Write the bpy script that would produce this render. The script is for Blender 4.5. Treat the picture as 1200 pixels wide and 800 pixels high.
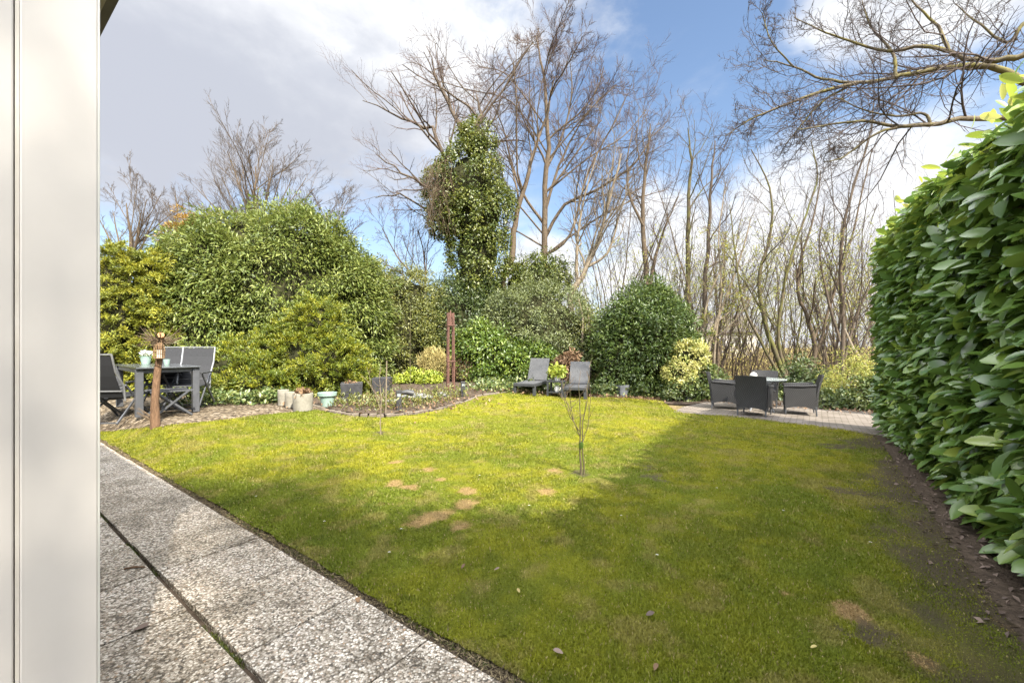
import bpy, bmesh, math, random
import numpy as np
from mathutils import Vector, Matrix
R = math.radians
scene = bpy.context.scene
for o in list(bpy.data.objects): bpy.data.objects.remove(o)
COL = scene.collection

# ------------------------------------------------------------------ camera
F, H0, HOR = 490.0, 1.35, 406.0            # focal in px of a 1200 px wide frame, eye height, horizon row
cam_d = bpy.data.cameras.new('camera'); cam = bpy.data.objects.new('camera', cam_d); COL.objects.link(cam)
cam.location = (0, 0, H0); cam.rotation_euler = (R(90), 0, 0)
cam_d.sensor_width = 36; cam_d.lens = 36 * F / 1200; cam_d.shift_y = 6 / 1200
cam_d.clip_start = 0.05; cam_d.clip_end = 2000
scene.camera = cam

# ------------------------------------------------------------------ light
UX, UY = 0.807, -0.591                     # u: along the house to the right;  v: away from the house
VX, VY = 0.591, 0.807
PHI, ELEV = R(19), R(44.5)
sx = math.cos(PHI) * UX - math.sin(PHI) * VX; sy = math.cos(PHI) * UY - math.sin(PHI) * VY
TO_SUN = Vector((sx * math.cos(ELEV), sy * math.cos(ELEV), math.sin(ELEV))).normalized()
sun_d = bpy.data.lights.new('sun', 'SUN'); sun = bpy.data.objects.new('sun', sun_d); COL.objects.link(sun)
sun_d.energy = 5.0; sun_d.angle = R(0.7); sun_d.color = (1.0, 0.93, 0.80)
sun.rotation_euler = TO_SUN.to_track_quat('Z', 'Y').to_euler()
sun.location = (10, -10, 20)
scene.view_settings.view_transform = 'Standard'; scene.view_settings.look = 'None'
scene.view_settings.gamma = 1; scene.view_settings.exposure = 1.66
scene.cycles.max_bounces = 6; scene.cycles.transparent_max_bounces = 8
scene.cycles.diffuse_bounces = 3; scene.cycles.glossy_bounces = 2; scene.cycles.transmission_bounces = 4

# ------------------------------------------------------------------ sky with clouds
world = bpy.data.worlds.new('World'); scene.world = world; world.use_nodes = True
def build_world():
    nt = world.node_tree; N = nt.nodes; L = nt.links; N.clear()
    def mth(op, a, b=None, c=None, clamp=False):
        n = N.new('ShaderNodeMath'); n.operation = op; n.use_clamp = clamp
        for i, v in enumerate((a, b, c)):
            if v is None: continue
            if isinstance(v, (int, float)): n.inputs[i].default_value = v
            else: L.new(v, n.inputs[i])
        return n.outputs[0]
    def sstep(x, lo, hi):
        n = N.new('ShaderNodeMapRange'); n.interpolation_type = 'SMOOTHSTEP'
        L.new(x, n.inputs[0]); n.inputs[1].default_value = lo; n.inputs[2].default_value = hi
        return n.outputs[0]
    def noise(vec, scale, detail, rough=.55, dist=0):
        n = N.new('ShaderNodeTexNoise'); L.new(vec, n.inputs['Vector'])
        n.inputs['Scale'].default_value = scale; n.inputs['Detail'].default_value = detail
        n.inputs['Roughness'].default_value = rough; n.inputs['Distortion'].default_value = dist
        return n.outputs[0]
    def mix(fac, a, b):
        n = N.new('ShaderNodeMix'); n.data_type = 'RGBA'
        if isinstance(fac, float): n.inputs[0].default_value = fac
        else: L.new(fac, n.inputs[0])
        for s, v in ((6, a), (7, b)):
            if isinstance(v, tuple): n.inputs[s].default_value = (*v, 1)
            else: L.new(v, n.inputs[s])
        return n.outputs[2]
    out = N.new('ShaderNodeOutputWorld'); bg = N.new('ShaderNodeBackground'); L.new(bg.outputs[0], out.inputs[0])
    sky = N.new('ShaderNodeTexSky'); sky.sky_type = 'NISHITA'; sky.sun_disc = False
    sky.sun_elevation = ELEV; sky.sun_rotation = math.atan2(TO_SUN.x, TO_SUN.y)
    sky.air_density = 1.1; sky.dust_density = 1.2; sky.ozone_density = 1.6
    tc = N.new('ShaderNodeTexCoord'); d = tc.outputs['Generated']
    sp = N.new('ShaderNodeSeparateXYZ'); L.new(d, sp.inputs[0])
    az = mth('ARCTAN2', sp.outputs[0], sp.outputs[1]); el = mth('ARCSINE', sp.outputs[2])
    mp = N.new('ShaderNodeMapping'); L.new(d, mp.inputs[0]); mp.inputs['Scale'].default_value = (1, 1, 1.7)
    v = mp.outputs[0]
    nb = noise(v, 3.2, 7, .58, .25); nf = noise(v, 9.0, 6, .6, .3)
    edge = mth('ADD', mth('MULTIPLY', mth('SUBTRACT', nb, .5), 1.7), mth('MULTIPLY', mth('SUBTRACT', nf, .5), .7))
    dens = None
    for a0, e0, sa, se in ((-30, 41, 44, 29), (-43, 24, 17, 12), (40, 8, 20, 15.5), (20, 9, 10, 13), (52, 33, 18, 9), (4, 6, 8, 9),
                           (-95, 35, 34, 34), (105, 35, 34, 30), (178, 50, 60, 40), (-178, 50, 60, 40), (0, 80, 400, 24)):
        a = mth('MULTIPLY', mth('SUBTRACT', az, R(a0)), 1 / R(sa)); e = mth('MULTIPLY', mth('SUBTRACT', el, R(e0)), 1 / R(se))
        b = mth('SUBTRACT', 1.0, mth('ADD', mth('MULTIPLY', a, a), mth('MULTIPLY', e, e)))
        b = mth('MAXIMUM', b, -1.5)
        dens = b if dens is None else mth('MAXIMUM', dens, b)
    m = sstep(mth('ADD', dens, edge), -.12, .62)
    wisps = mth('MULTIPLY', sstep(noise(v, 2.3, 8, .62, .6), .54, .8), .35)
    m = mth('MAXIMUM', m, wisps)
    # grey shaded base of the big bank on the left; brilliant white elsewhere
    ga = mth('MULTIPLY', mth('SUBTRACT', az, R(-37)), 1 / R(30)); ge = mth('MULTIPLY', mth('SUBTRACT', el, R(24)), 1 / R(20))
    g = mth('SUBTRACT', 1.0, mth('ADD', mth('MULTIPLY', ga, ga), mth('MULTIPLY', ge, ge)))
    g = sstep(mth('ADD', g, mth('MULTIPLY', mth('SUBTRACT', noise(v, 3.4, 6), .5), 2.4)), -.25, .95)
    cw = mix(mth('MULTIPLY', sstep(noise(v, 5.5, 7, .6, .4), .42, .68), .8), (4.7, 4.75, 4.85), (3.1, 3.25, 3.6))
    cc = mix(g, cw, (2.55, 2.68, 3.05))
    haze_f = mth('MULTIPLY', sstep(el, R(26), R(-4)), .55)
    base = mix(haze_f, sky.outputs[0], (2.3, 2.9, 3.9))
    # out-of-view clouds overhead, behind and far left brightened as added fill light
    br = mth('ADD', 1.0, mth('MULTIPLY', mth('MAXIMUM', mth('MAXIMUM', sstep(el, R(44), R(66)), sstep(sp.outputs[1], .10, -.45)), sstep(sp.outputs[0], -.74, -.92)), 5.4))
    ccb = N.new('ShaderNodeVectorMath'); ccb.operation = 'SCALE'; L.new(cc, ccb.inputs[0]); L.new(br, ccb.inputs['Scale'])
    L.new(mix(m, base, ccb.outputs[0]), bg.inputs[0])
    bg.inputs[1].default_value = .079
build_world()

# ------------------------------------------------------------------ helpers
def S(t): t = np.clip(t, 0, 1); return t * t * (3 - 2 * t)
def uv_xy(u, v): return (u * UX + v * VX, u * UY + v * VY)
def T(X, Y):
    u = X * UX + Y * UY; v = X * VX + Y * VY
    return .25 * S((-u - 4.6) / 3.2) * S((v - 1.44) / .5) * S((30 - Y) / 12) - .15 * S((X - 2) / 2.5) * S((Y - 5.5) / 3) * S((30 - Y) / 12)
def G(x, y):                                # photo pixel -> point on the ground
    z = 0.0
    for _ in range(40):
        Y = F * (H0 - z) / (y - HOR); X = (x - 600) / F * Y; z = .75 * z + .25 * float(T(X, Y))
    return Vector((X, Y, float(T(X, Y))))
def W(x, y, Y): return Vector(((x - 600) / F * Y, Y, H0 + (HOR - y) / F * Y))
def tag(o, label=None, cat=None, group=None, kind=None):
    if label: o['label'] = label
    if cat: o['category'] = cat
    if group: o['group'] = group
    if kind: o['kind'] = kind
    return o
def thing(name, loc, label, cat, rz=0.0, group=None):
    o = bpy.data.objects.new(name, None); COL.objects.link(o); o.empty_display_size = .1
    o.location = loc; o.rotation_euler = (0, 0, rz)
    return tag(o, label, cat, group)
def link(name, me, m, parent=None, bevel=0, smooth=False):
    o = bpy.data.objects.new(name, me); COL.objects.link(o)
    if m is not None: me.materials.append(m)
    if parent is not None: o.parent = parent
    if smooth: me.polygons.foreach_set('use_smooth', [True] * len(me.polygons))
    if bevel:
        b = o.modifiers.new('bevel', 'BEVEL'); b.width = bevel; b.segments = 2; b.limit_method = 'ANGLE'; b.angle_limit = R(40)
    return o
def copy_thing(root, label=None):
    r = root.copy(); COL.objects.link(r)
    for ch in list(root.children):
        c = ch.copy(); COL.objects.link(c); c.parent = r
        for g in list(ch.children):
            d = g.copy(); COL.objects.link(d); d.parent = c
    if label: r['label'] = label
    return r

class MB:
    def __init__(s): s.v = []; s.f = []
    def add(s, vs, fs):
        b = len(s.v); s.v += [tuple(x) for x in vs]; s.f += [tuple(i + b for i in f) for f in fs]; return s
    def box(s, c, d, rot=None):
        c = Vector(c); hx, hy, hz = d[0] / 2, d[1] / 2, d[2] / 2
        vs = [Vector((a * hx, b * hy, e * hz)) for a in (-1, 1) for b in (-1, 1) for e in (-1, 1)]
        if rot: vs = [rot @ q for q in vs]
        return s.add([q + c for q in vs], [(0, 1, 3, 2), (4, 6, 7, 5), (0, 4, 5, 1), (2, 3, 7, 6), (0, 2, 6, 4), (1, 5, 7, 3)])
    def bar(s, a, b, w, h):                  # square bar from a to b
        a = Vector(a); b = Vector(b); d = b - a
        q = d.to_track_quat('Z', 'Y').to_matrix()
        return s.box((a + b) / 2, (w, h, d.length), q)
    def tube(s, pts, rad, n=8):
        pts = [Vector(p) for p in pts]
        if not isinstance(rad, (list, tuple)): rad = [rad] * len(pts)
        ref = Vector((.31, .87, .39)); vs = []; fs = []
        for i, p in enumerate(pts):
            t = (pts[min(i + 1, len(pts) - 1)] - pts[max(i - 1, 0)]).normalized()
            a = t.cross(ref)
            if a.length < .05: a = t.cross(Vector((1, 0, 0)))
            a.normalize(); b = t.cross(a)
            for k in range(n):
                an = 2 * math.pi * k / n; vs.append(p + (a * math.cos(an) + b * math.sin(an)) * rad[i])
        for i in range(len(pts) - 1):
            for k in range(n):
                k2 = (k + 1) % n; fs.append((i * n + k, i * n + k2, (i + 1) * n + k2, (i + 1) * n + k))
        fs.append(tuple(range(n - 1, -1, -1))); m = (len(pts) - 1) * n; fs.append(tuple(range(m, m + n)))
        return s.add(vs, fs)
    def lathe(s, prof, n=20, c=(0, 0, 0), sx=1, sy=1, closed=False):
        vs = []; fs = []
        for r, z in prof:
            for k in range(n):
                a = 2 * math.pi * k / n; vs.append((c[0] + r * sx * math.cos(a), c[1] + r * sy * math.sin(a), c[2] + z))
        for i in range(len(prof) - 1):
            for k in range(n):
                k2 = (k + 1) % n; fs.append((i * n + k, i * n + k2, (i + 1) * n + k2, (i + 1) * n + k))
        fs.append(tuple(range(n - 1, -1, -1))); m = (len(prof) - 1) * n; fs.append(tuple(range(m, m + n)))
        return s.add(vs, fs)
    def sheet(s, pts, th, nrm):              # a grid of points (rows) thickened along nrm
        r, c = len(pts), len(pts[0]); nrm = Vector(nrm) * th; vs = []; fs = []
        for k in (0, 1):
            for row in pts:
                for p in row: vs.append(Vector(p) + nrm * (k - .5))
        def I(k, i, j): return k * r * c + i * c + j
        for i in range(r - 1):
            for j in range(c - 1):
                fs.append((I(0, i, j), I(0, i + 1, j), I(0, i + 1, j + 1), I(0, i, j + 1)))
                fs.append((I(1, i, j), I(1, i, j + 1), I(1, i + 1, j + 1), I(1, i + 1, j)))
        for i in range(r - 1):
            fs.append((I(0, i, 0), I(1, i, 0), I(1, i + 1, 0), I(0, i + 1, 0)))
            fs.append((I(0, i, c - 1), I(0, i + 1, c - 1), I(1, i + 1, c - 1), I(1, i, c - 1)))
        for j in range(c - 1):
            fs.append((I(0, 0, j), I(0, 0, j + 1), I(1, 0, j + 1), I(1, 0, j)))
            fs.append((I(0, r - 1, j), I(1, r - 1, j), I(1, r - 1, j + 1), I(0, r - 1, j + 1)))
        return s.add(vs, fs)
    def build(s, name, m, parent=None, bevel=0, smooth=False):
        me = bpy.data.meshes.new(name); me.from_pydata(s.v, [], s.f); me.update()
        bm = bmesh.new(); bm.from_mesh(me); bmesh.ops.recalc_face_normals(bm, faces=bm.faces); bm.to_mesh(me); bm.free()
        if smooth:
            me.polygons.foreach_set('use_smooth', [True] * len(me.polygons)); me.set_sharp_from_angle(angle=R(38))
        return link(name, me, m, parent, bevel)

def np_mesh(name, V, faces, attrs=None, cols=None):
    """V (n,3); faces: list of (k-gon index arrays (m,k)); attrs: point floats; cols: point colours"""
    me = bpy.data.meshes.new(name); V = np.ascontiguousarray(V, np.float32)
    me.vertices.add(len(V)); me.vertices.foreach_set('co', V.ravel())
    loops = np.concatenate([f.ravel() for f in faces]).astype(np.int32)
    tot = np.concatenate([np.full(len(f), f.shape[1], np.int32) for f in faces])
    st = np.concatenate([[0], np.cumsum(tot)[:-1]]).astype(np.int32)
    me.loops.add(len(loops)); me.loops.foreach_set('vertex_index', loops)
    me.polygons.add(len(tot)); me.polygons.foreach_set('loop_start', st)
    try: me.polygons.foreach_set('loop_total', tot)
    except Exception: pass
    for k, a in (attrs or {}).items():
        at = me.attributes.new(k, 'FLOAT', 'POINT'); at.data.foreach_set('value', np.ascontiguousarray(a, np.float32))
    if cols is not None:
        at = me.attributes.new('col', 'FLOAT_COLOR', 'POINT')
        c4 = np.ones((len(V), 4), np.float32); c4[:, :3] = cols; at.data.foreach_set('color', c4.ravel())
    me.update(calc_edges=True); me.validate()
    return me
def unit(a): return a / np.maximum(np.linalg.norm(a, axis=-1, keepdims=True), 1e-9)

def vnoise(x, y, seed=0):
    xi = np.floor(x).astype(np.int64); yi = np.floor(y).astype(np.int64); fx = S(x - xi); fy = S(y - yi)
    def h(a, b):
        n = (a * 374761393 + b * 668265263 + seed * 974711) & 0x7fffffff
        n = ((n ^ (n >> 13)) * 1274126177) & 0x7fffffff
        return ((n ^ (n >> 16)) & 0xffff) / 65535.0
    return (h(xi, yi) * (1 - fx) + h(xi + 1, yi) * fx) * (1 - fy) + (h(xi, yi + 1) * (1 - fx) + h(xi + 1, yi + 1) * fx) * fy
def fbm(x, y, sc, o=4, seed=0):
    s = 0; a = .5; t = 0
    for k in range(o):
        s = s + a * vnoise(x * sc, y * sc, seed + k * 17); t += a; a *= .55; sc *= 2.1
    return s / t
def in_poly(px, py, poly):
    r = np.zeros(len(px), bool); n = len(poly)
    for i in range(n):
        x1, y1 = poly[i][:2]; x2, y2 = poly[(i + 1) % n][:2]
        c = ((y1 > py) != (y2 > py)) & (px < (x2 - x1) * (py - y1) / (y2 - y1 + 1e-12) + x1); r ^= c
    return r

# ------------------------------------------------------------------ materials
def mat(name, build=None, col=(.5, .5, .5), rough=.6, spec=.4, metal=0, bump=None, var=None):
    m = bpy.data.materials.new(name); m.use_nodes = True
    nt = m.node_tree; N = nt.nodes; L = nt.links; p = N['Principled BSDF']
    p.inputs['Base Color'].default_value = (*col, 1); p.inputs['Roughness'].default_value = rough
    p.inputs['Specular IOR Level'].default_value = spec; p.inputs['Metallic'].default_value = metal
    tc = N.new('ShaderNodeTexCoord')
    def noise(scale, detail=5, rg=.6, vec=None):
        n = N.new('ShaderNodeTexNoise'); n.inputs['Scale'].default_value = scale; n.inputs['Detail'].default_value = detail
        n.inputs['Roughness'].default_value = rg; L.new(vec or tc.outputs['Object'], n.inputs['Vector']); return n.outputs[0]
    def ramp(fac, stops, interp='LINEAR'):
        n = N.new('ShaderNodeValToRGB'); n.color_ramp.interpolation = interp; e = n.color_ramp.elements
        while len(e) < len(stops): e.new(.5)
        for i, (q, c) in enumerate(stops): e[i].position = q; e[i].color = (*c, 1)
        L.new(fac, n.inputs[0]); return n.outputs[0]
    def bmp(h, st, dist=.01):
        n = N.new('ShaderNodeBump'); n.inputs['Strength'].default_value = st; n.inputs['Distance'].default_value = dist
        L.new(h, n.inputs['Height']); L.new(n.outputs[0], p.inputs['Normal']); return n
    if var:                                   # (scale, dark colour, light colour)
        L.new(ramp(noise(var[0], 6, .65), [(.3, var[1]), (.7, var[2])]), p.inputs['Base Color'])
    if bump: bmp(noise(bump[0], 6, .65), bump[1], bump[2] if len(bump) > 2 else .01)
    if build: build(m, N, L, p, tc, noise, ramp, bmp)
    return m

def leaf_mat(name, cols, rough=.42, spec=.5, trans=.22, tcol=None):
    """cols: three colours picked by the leaf's own random number"""
    def b(m, N, L, p, tc, noise, ramp, bmp):
        at = N.new('ShaderNodeAttribute'); at.attribute_name = 'rnd'
        c = ramp(at.outputs['Fac'], [(.05, cols[0]), (.5, cols[1]), (.95, cols[2])])
        L.new(c, p.inputs['Base Color'])
        tr = N.new('ShaderNodeBsdfTranslucent'); mx = N.new('ShaderNodeMixShader'); mx.inputs[0].default_value = trans
        hs = N.new('ShaderNodeHueSaturation'); hs.inputs['Value'].default_value = 1.7; hs.inputs['Hue'].default_value = .485
        L.new(c, hs.inputs['Color']); L.new(hs.outputs[0], tr.inputs[0])
        out = [n for n in N if n.type == 'OUTPUT_MATERIAL'][0]
        L.new(p.outputs[0], mx.inputs[1]); L.new(tr.outputs[0], mx.inputs[2]); L.new(mx.outputs[0], out.inputs[0])
    return mat(name, b, rough=rough, spec=spec)

def attr_mat(name, rough=.7, trans=.2, spec=.2, bump=None):
    def b(m, N, L, p, tc, noise, ramp, bmp):
        at = N.new('ShaderNodeAttribute'); at.attribute_name = 'col'
        L.new(at.outputs['Color'], p.inputs['Base Color'])
        if bump: bmp(noise(bump[0], 8, .7), bump[1], bump[2])
        if trans:
            tr = N.new('ShaderNodeBsdfTranslucent'); mx = N.new('ShaderNodeMixShader'); mx.inputs[0].default_value = trans
            L.new(at.outputs['Color'], tr.inputs[0])
            out = [n for n in N if n.type == 'OUTPUT_MATERIAL'][0]
            L.new(p.outputs[0], mx.inputs[1]); L.new(tr.outputs[0], mx.inputs[2]); L.new(mx.outputs[0], out.inputs[0])
    return mat(name, b, rough=rough, spec=spec)

def bark_mat(name, dark, light, scale=9, moss=None):
    def b(m, N, L, p, tc, noise, ramp, bmp):
        mp = N.new('ShaderNodeMapping'); mp.inputs['Scale'].default_value = (1, 1, .25); L.new(tc.outputs['Object'], mp.inputs[0])
        n = noise(scale * 2.5, 6, .7, mp.outputs[0]); c = ramp(n, [(.3, dark), (.7, light)])
        if moss:
            mx = N.new('ShaderNodeMix'); mx.data_type = 'RGBA'; r = ramp(noise(2.2, 5), [(.45, (0, 0, 0)), (.62, (1, 1, 1))])
            L.new(r, mx.inputs[0]); L.new(c, mx.inputs[6]); mx.inputs[7].default_value = (*moss, 1); c = mx.outputs[2]
        L.new(c, p.inputs['Base Color']); bmp(n, .7, .02)
    return mat(name, b, rough=.85, spec=.15)

M = {}
def aggregate(m, N, L, p, tc, noise, ramp, bmp):
    def vor(sc, feat='F1'):
        n = N.new('ShaderNodeTexVoronoi'); n.inputs['Scale'].default_value = sc; n.feature = feat
        L.new(tc.outputs['Object'], n.inputs['Vector']); return n
    a = vor(100)
    sep = N.new('ShaderNodeSeparateColor'); L.new(a.outputs['Color'], sep.inputs[0])
    stone = ramp(sep.outputs[0], [(0, (.10, .09, .08)), (.2, (.22, .19, .155)), (.42, (.35, .31, .265)), (.66, (.48, .445, .395)), (.88, (.72, .69, .64)), (1, (.30, .21, .14))])
    gap = ramp(a.outputs['Distance'], [(.45, (1, 1, 1)), (.80, (.40, .37, .32))])
    mx = N.new('ShaderNodeMix'); mx.data_type = 'RGBA'; mx.blend_type = 'MULTIPLY'; mx.inputs[0].default_value = 1
    L.new(stone, mx.inputs[6]); L.new(gap, mx.inputs[7])
    st = ramp(noise(2.6, 7, .68), [(.36, (.34, .32, .28)), (.50, (.80, .78, .74)), (.66, (1, 1, 1))])
    m2 = N.new('ShaderNodeMix'); m2.data_type = 'RGBA'; m2.blend_type = 'MULTIPLY'; m2.inputs[0].default_value = .85
    L.new(mx.outputs[2], m2.inputs[6]); L.new(st, m2.inputs[7]); ge = N.new('ShaderNodeNewGeometry'); m3 = N.new('ShaderNodeMix'); m3.data_type = 'RGBA'; m3.blend_type = 'MULTIPLY'; m3.inputs[0].default_value = 1
    L.new(m2.outputs[2], m3.inputs[6]); L.new(ramp(ge.outputs['Random Per Island'], [(0, (.74, .72, .68)), (.5, (.95, .93, .90)), (1, (1.0, 1.0, 1.0))]), m3.inputs[7]); L.new(m3.outputs[2], p.inputs['Base Color'])
    h = N.new('ShaderNodeMath'); h.operation = 'MULTIPLY'; L.new(a.outputs['Distance'], h.inputs[0]); h.inputs[1].default_value = -1
    bmp(h.outputs[0], .8, .006)
M['aggregate'] = mat('exposed_aggregate', aggregate, rough=.75, spec=.3)
M['soil'] = mat('soil', rough=.95, spec=.1, var=(14, (.035, .026, .019), (.10, .075, .055)), bump=(40, .8, .03))
def litter(m, N, L, p, tc, noise, ramp, bmp):
    n = noise(3.5, 9, .7); L.new(ramp(n, [(.3, (.05, .05, .02)), (.5, (.16, .12, .06)), (.68, (.24, .20, .09))]), p.inputs['Base Color'])
    bmp(noise(25, 6), .8, .05)
M['litter'] = mat('leaf_litter', litter, rough=.95, spec=.1)
def gravel(m, N, L, p, tc, noise, ramp, bmp):
    v = N.new('ShaderNodeTexVoronoi'); v.inputs['Scale'].default_value = 26; L.new(tc.outputs['Object'], v.inputs['Vector'])
    sep = N.new('ShaderNodeSeparateColor'); L.new(v.outputs['Color'], sep.inputs[0])
    c = ramp(sep.outputs[0], [(0, (.03, .022, .014)), (.4, (.085, .063, .040)), (.75, (.16, .125, .082)), (1, (.30, .25, .19))])
    mx = N.new('ShaderNodeMix'); mx.data_type = 'RGBA'; mx.blend_type = 'MULTIPLY'; mx.inputs[0].default_value = .8
    L.new(c, mx.inputs[6]); L.new(ramp(noise(2.0, 6), [(.35, (.55, .5, .42)), (.6, (1, 1, 1))]), mx.inputs[7])
    L.new(mx.outputs[2], p.inputs['Base Color'])
    h = N.new('ShaderNodeMath'); h.operation = 'MULTIPLY'; L.new(v.outputs['Distance'], h.inputs[0]); h.inputs[1].default_value = -1
    bmp(h.outputs[0], 1, .03)
M['gravel'] = mat('gravel', gravel, rough=.9, spec=.2)
def bricks(m, N, L, p, tc, noise, ramp, bmp):
    mp = N.new('ShaderNodeMapping'); mp.inputs['Rotation'].default_value = (0, 0, R(36)); L.new(tc.outputs['Object'], mp.inputs[0])
    b = N.new('ShaderNodeTexBrick'); L.new(mp.outputs[0], b.inputs[0]); b.inputs['Scale'].default_value = 1
    b.inputs['Brick Width'].default_value = .21; b.inputs['Row Height'].default_value = .105; b.inputs['Mortar Size'].default_value = .007
    b.inputs['Color1'].default_value = (.185, .16, .138, 1); b.inputs['Color2'].default_value = (.13, .11, .094, 1); b.inputs['Mortar'].default_value = (.05, .042, .028, 1)
    mx = N.new('ShaderNodeMix'); mx.data_type = 'RGBA'; mx.blend_type = 'MULTIPLY'; mx.inputs[0].default_value = .8
    L.new(b.outputs[0], mx.inputs[6]); L.new(ramp(noise(1.7, 8, .7), [(.3, (.5, .5, .45)), (.6, (1, 1, 1))]), mx.inputs[7])
    L.new(mx.outputs[2], p.inputs['Base Color']); bmp(b.outputs['Fac'], -.5, .01)
M['bricks'] = mat('clay_pavers', bricks, rough=.85, spec=.2)
M['kerb'] = mat('kerb_stone', rough=.85, spec=.2, var=(6, (.07, .056, .042), (.16, .135, .105)), bump=(30, .5))
M['paint'] = mat('white_paint', rough=.42, spec=.4, var=(1.3, (.45, .422, .39), (.50, .472, .44)), bump=(6, .05, .01))
M['paint_trim'] = mat('trim_paint', rough=.4, spec=.4, var=(2, (.50, .495, .455), (.58, .575, .535)))
M['seal'] = mat('sealant', rough=.6, var=(9, (.46, .42, .355), (.54, .505, .45)))
M['fascia'] = mat('fascia', rough=.5, var=(4, (.06, .05, .04), (.12, .10, .08)))
M['soffit'] = mat('soffit', rough=.5, var=(4, (.30, .25, .19), (.38, .33, .25)))
M['roof'] = mat('roof_tile', rough=.8, var=(5, (.05, .045, .04), (.11, .09, .08)))
M['alu'] = mat('grey_aluminium', rough=.42, spec=.5, metal=.3, var=(8, (.062, .065, .073), (.09, .094, .104)))
M['alu_light'] = mat('silver_aluminium', rough=.4, spec=.5, metal=.45, var=(8, (.17, .175, .185), (.24, .245, .255)))
def textile(m, N, L, p, tc, noise, ramp, bmp):
    w = N.new('ShaderNodeTexChecker'); w.inputs['Scale'].default_value = 300; L.new(tc.outputs['Object'], w.inputs[0])
    w.inputs[1].default_value = (.010, .0105, .0125, 1); w.inputs[2].default_value = (.021, .022, .025, 1); L.new(w.outputs[0], p.inputs['Base Color'])
M['textile'] = mat('dark_textile', textile, rough=.7, spec=.3)
def wicker(dark, light):
    def f(m, N, L, p, tc, noise, ramp, bmp):
        a = N.new('ShaderNodeTexWave'); a.wave_type = 'BANDS'; a.bands_direction = 'Z'; a.inputs['Scale'].default_value = 13; L.new(tc.outputs['Object'], a.inputs[0])
        a.inputs['Distortion'].default_value = .4
        c = N.new('ShaderNodeTexWave'); c.bands_direction = 'DIAGONAL'; c.inputs['Scale'].default_value = 17; L.new(tc.outputs['Object'], c.inputs[0])
        s = N.new('ShaderNodeMath'); s.operation = 'MULTIPLY'; L.new(a.outputs['Fac'], s.inputs[0]); L.new(c.outputs['Fac'], s.inputs[1])
        ad = N.new('ShaderNodeMath'); ad.operation = 'ADD'; L.new(s.outputs[0], ad.inputs[0]); L.new(noise(3, 4), ad.inputs[1])
        L.new(ramp(ad.outputs[0], [(.35, dark), (1.2, light)]), p.inputs['Base Color']); bmp(s.outputs[0], .8, .008)
    return f
M['wicker'] = mat('dark_wicker', wicker((.005, .005, .0053), (.022, .0215, .022)), rough=.55, spec=.4)
M['wicker_grey'] = mat('grey_wicker', wicker((.09, .09, .095), (.24, .235, .24)), rough=.6, spec=.4)
M['resin'] = mat('graphite_resin', wicker((.034, .035, .037), (.082, .083, .086)), rough=.6, spec=.3)
M['resin_dark'] = mat('graphite_frame', rough=.55, var=(12, (.020, .021, .023), (.037, .039, .042)))
M['concrete'] = mat('planter_concrete', rough=.85, spec=.2, var=(7, (.13, .12, .095), (.23, .215, .18)), bump=(40, .4, .006))
M['mint'] = mat('mint_glaze', rough=.35, spec=.5, var=(5, (.17, .25, .215), (.23, .31, .27)))
M['blackplastic'] = mat('black_plastic', rough=.5, var=(10, (.018, .018, .02), (.04, .04, .042)))
M['greypot'] = mat('grey_pot', rough=.6, var=(9, (.09, .096, .11), (.14, .146, .16)))
M['blueglaze'] = mat('blue_glaze', rough=.2, spec=.6, var=(5, (.02, .045, .16), (.04, .08, .24)))
M['terracotta'] = mat('weathered_terracotta', rough=.8, var=(6, (.22, .12, .07), (.36, .21, .13)))
M['ceramic'] = mat('white_ceramic', rough=.3, spec=.5, var=(6, (.40, .39, .36), (.52, .51, .48)))
M['rustwood'] = mat('red_brown_wood', rough=.75, var=(14, (.055, .026, .018), (.13, .060, .042)), bump=(40, .4, .005))
M['cane'] = mat('willow_cane', rough=.7, var=(12, (.12, .07, .035), (.25, .16, .085)))
M['cutwood'] = mat('cut_wood', rough=.8, var=(20, (.24, .11, .045), (.36, .19, .09)))
M['wood'] = mat('grey_wood', rough=.8, var=(10, (.17, .13, .09), (.30, .24, .17)))
M['stone'] = mat('stone', rough=.85, var=(9, (.08, .08, .078), (.19, .185, .175)), bump=(20, .6))
def glass(m, N, L, p, tc, noise, ramp, bmp):
    p.inputs['Transmission Weight'].default_value = .55; p.inputs['IOR'].default_value = 1.45; bmp(noise(120, 3), .15, .002)
M['glass'] = mat('frosted_glass', glass, col=(.48, .54, .53), rough=.12, spec=.6)
M['bark'] = bark_mat('bark', (.034, .026, .020), (.11, .085, .062))
M['bark_warm'] = bark_mat('warm_bark', (.045, .034, .024), (.13, .098, .066))
M['bark_moss'] = bark_mat('mossy_bark', (.034, .027, .018), (.11, .088, .055), moss=(.085, .085, .025))
M['bark_limb'] = bark_mat('mossy_limb', (.035, .028, .02), (.13, .105, .07), moss=(.12, .105, .035))
M['bark_pale'] = bark_mat('pale_bark', (.09, .072, .05), (.22, .18, .13))
M['twig'] = mat('twigs', rough=.8, spec=.15, var=(3, (.05, .034, .031), (.10, .07, .06)))
M['twig_warm'] = mat('warm_twigs', rough=.8, spec=.15, var=(3, (.07, .05, .034), (.15, .11, .07)))
M['twig_dark'] = mat('dark_twigs', rough=.8, spec=.15, var=(3, (.03, .023, .021), (.07, .053, .046)))
M['twig_far'] = mat('grey_twigs', rough=.8, spec=.15, var=(3, (.045, .035, .028), (.09, .073, .06)))
M['stump'] = bark_mat('stump_bark', (.06, .036, .022), (.19, .115, .07), scale=16)
M['core'] = mat('inner_twigs', rough=.95, spec=.05, var=(9, (.016, .018, .008), (.05, .048, .024)), bump=(14, 1, .08))

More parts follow.
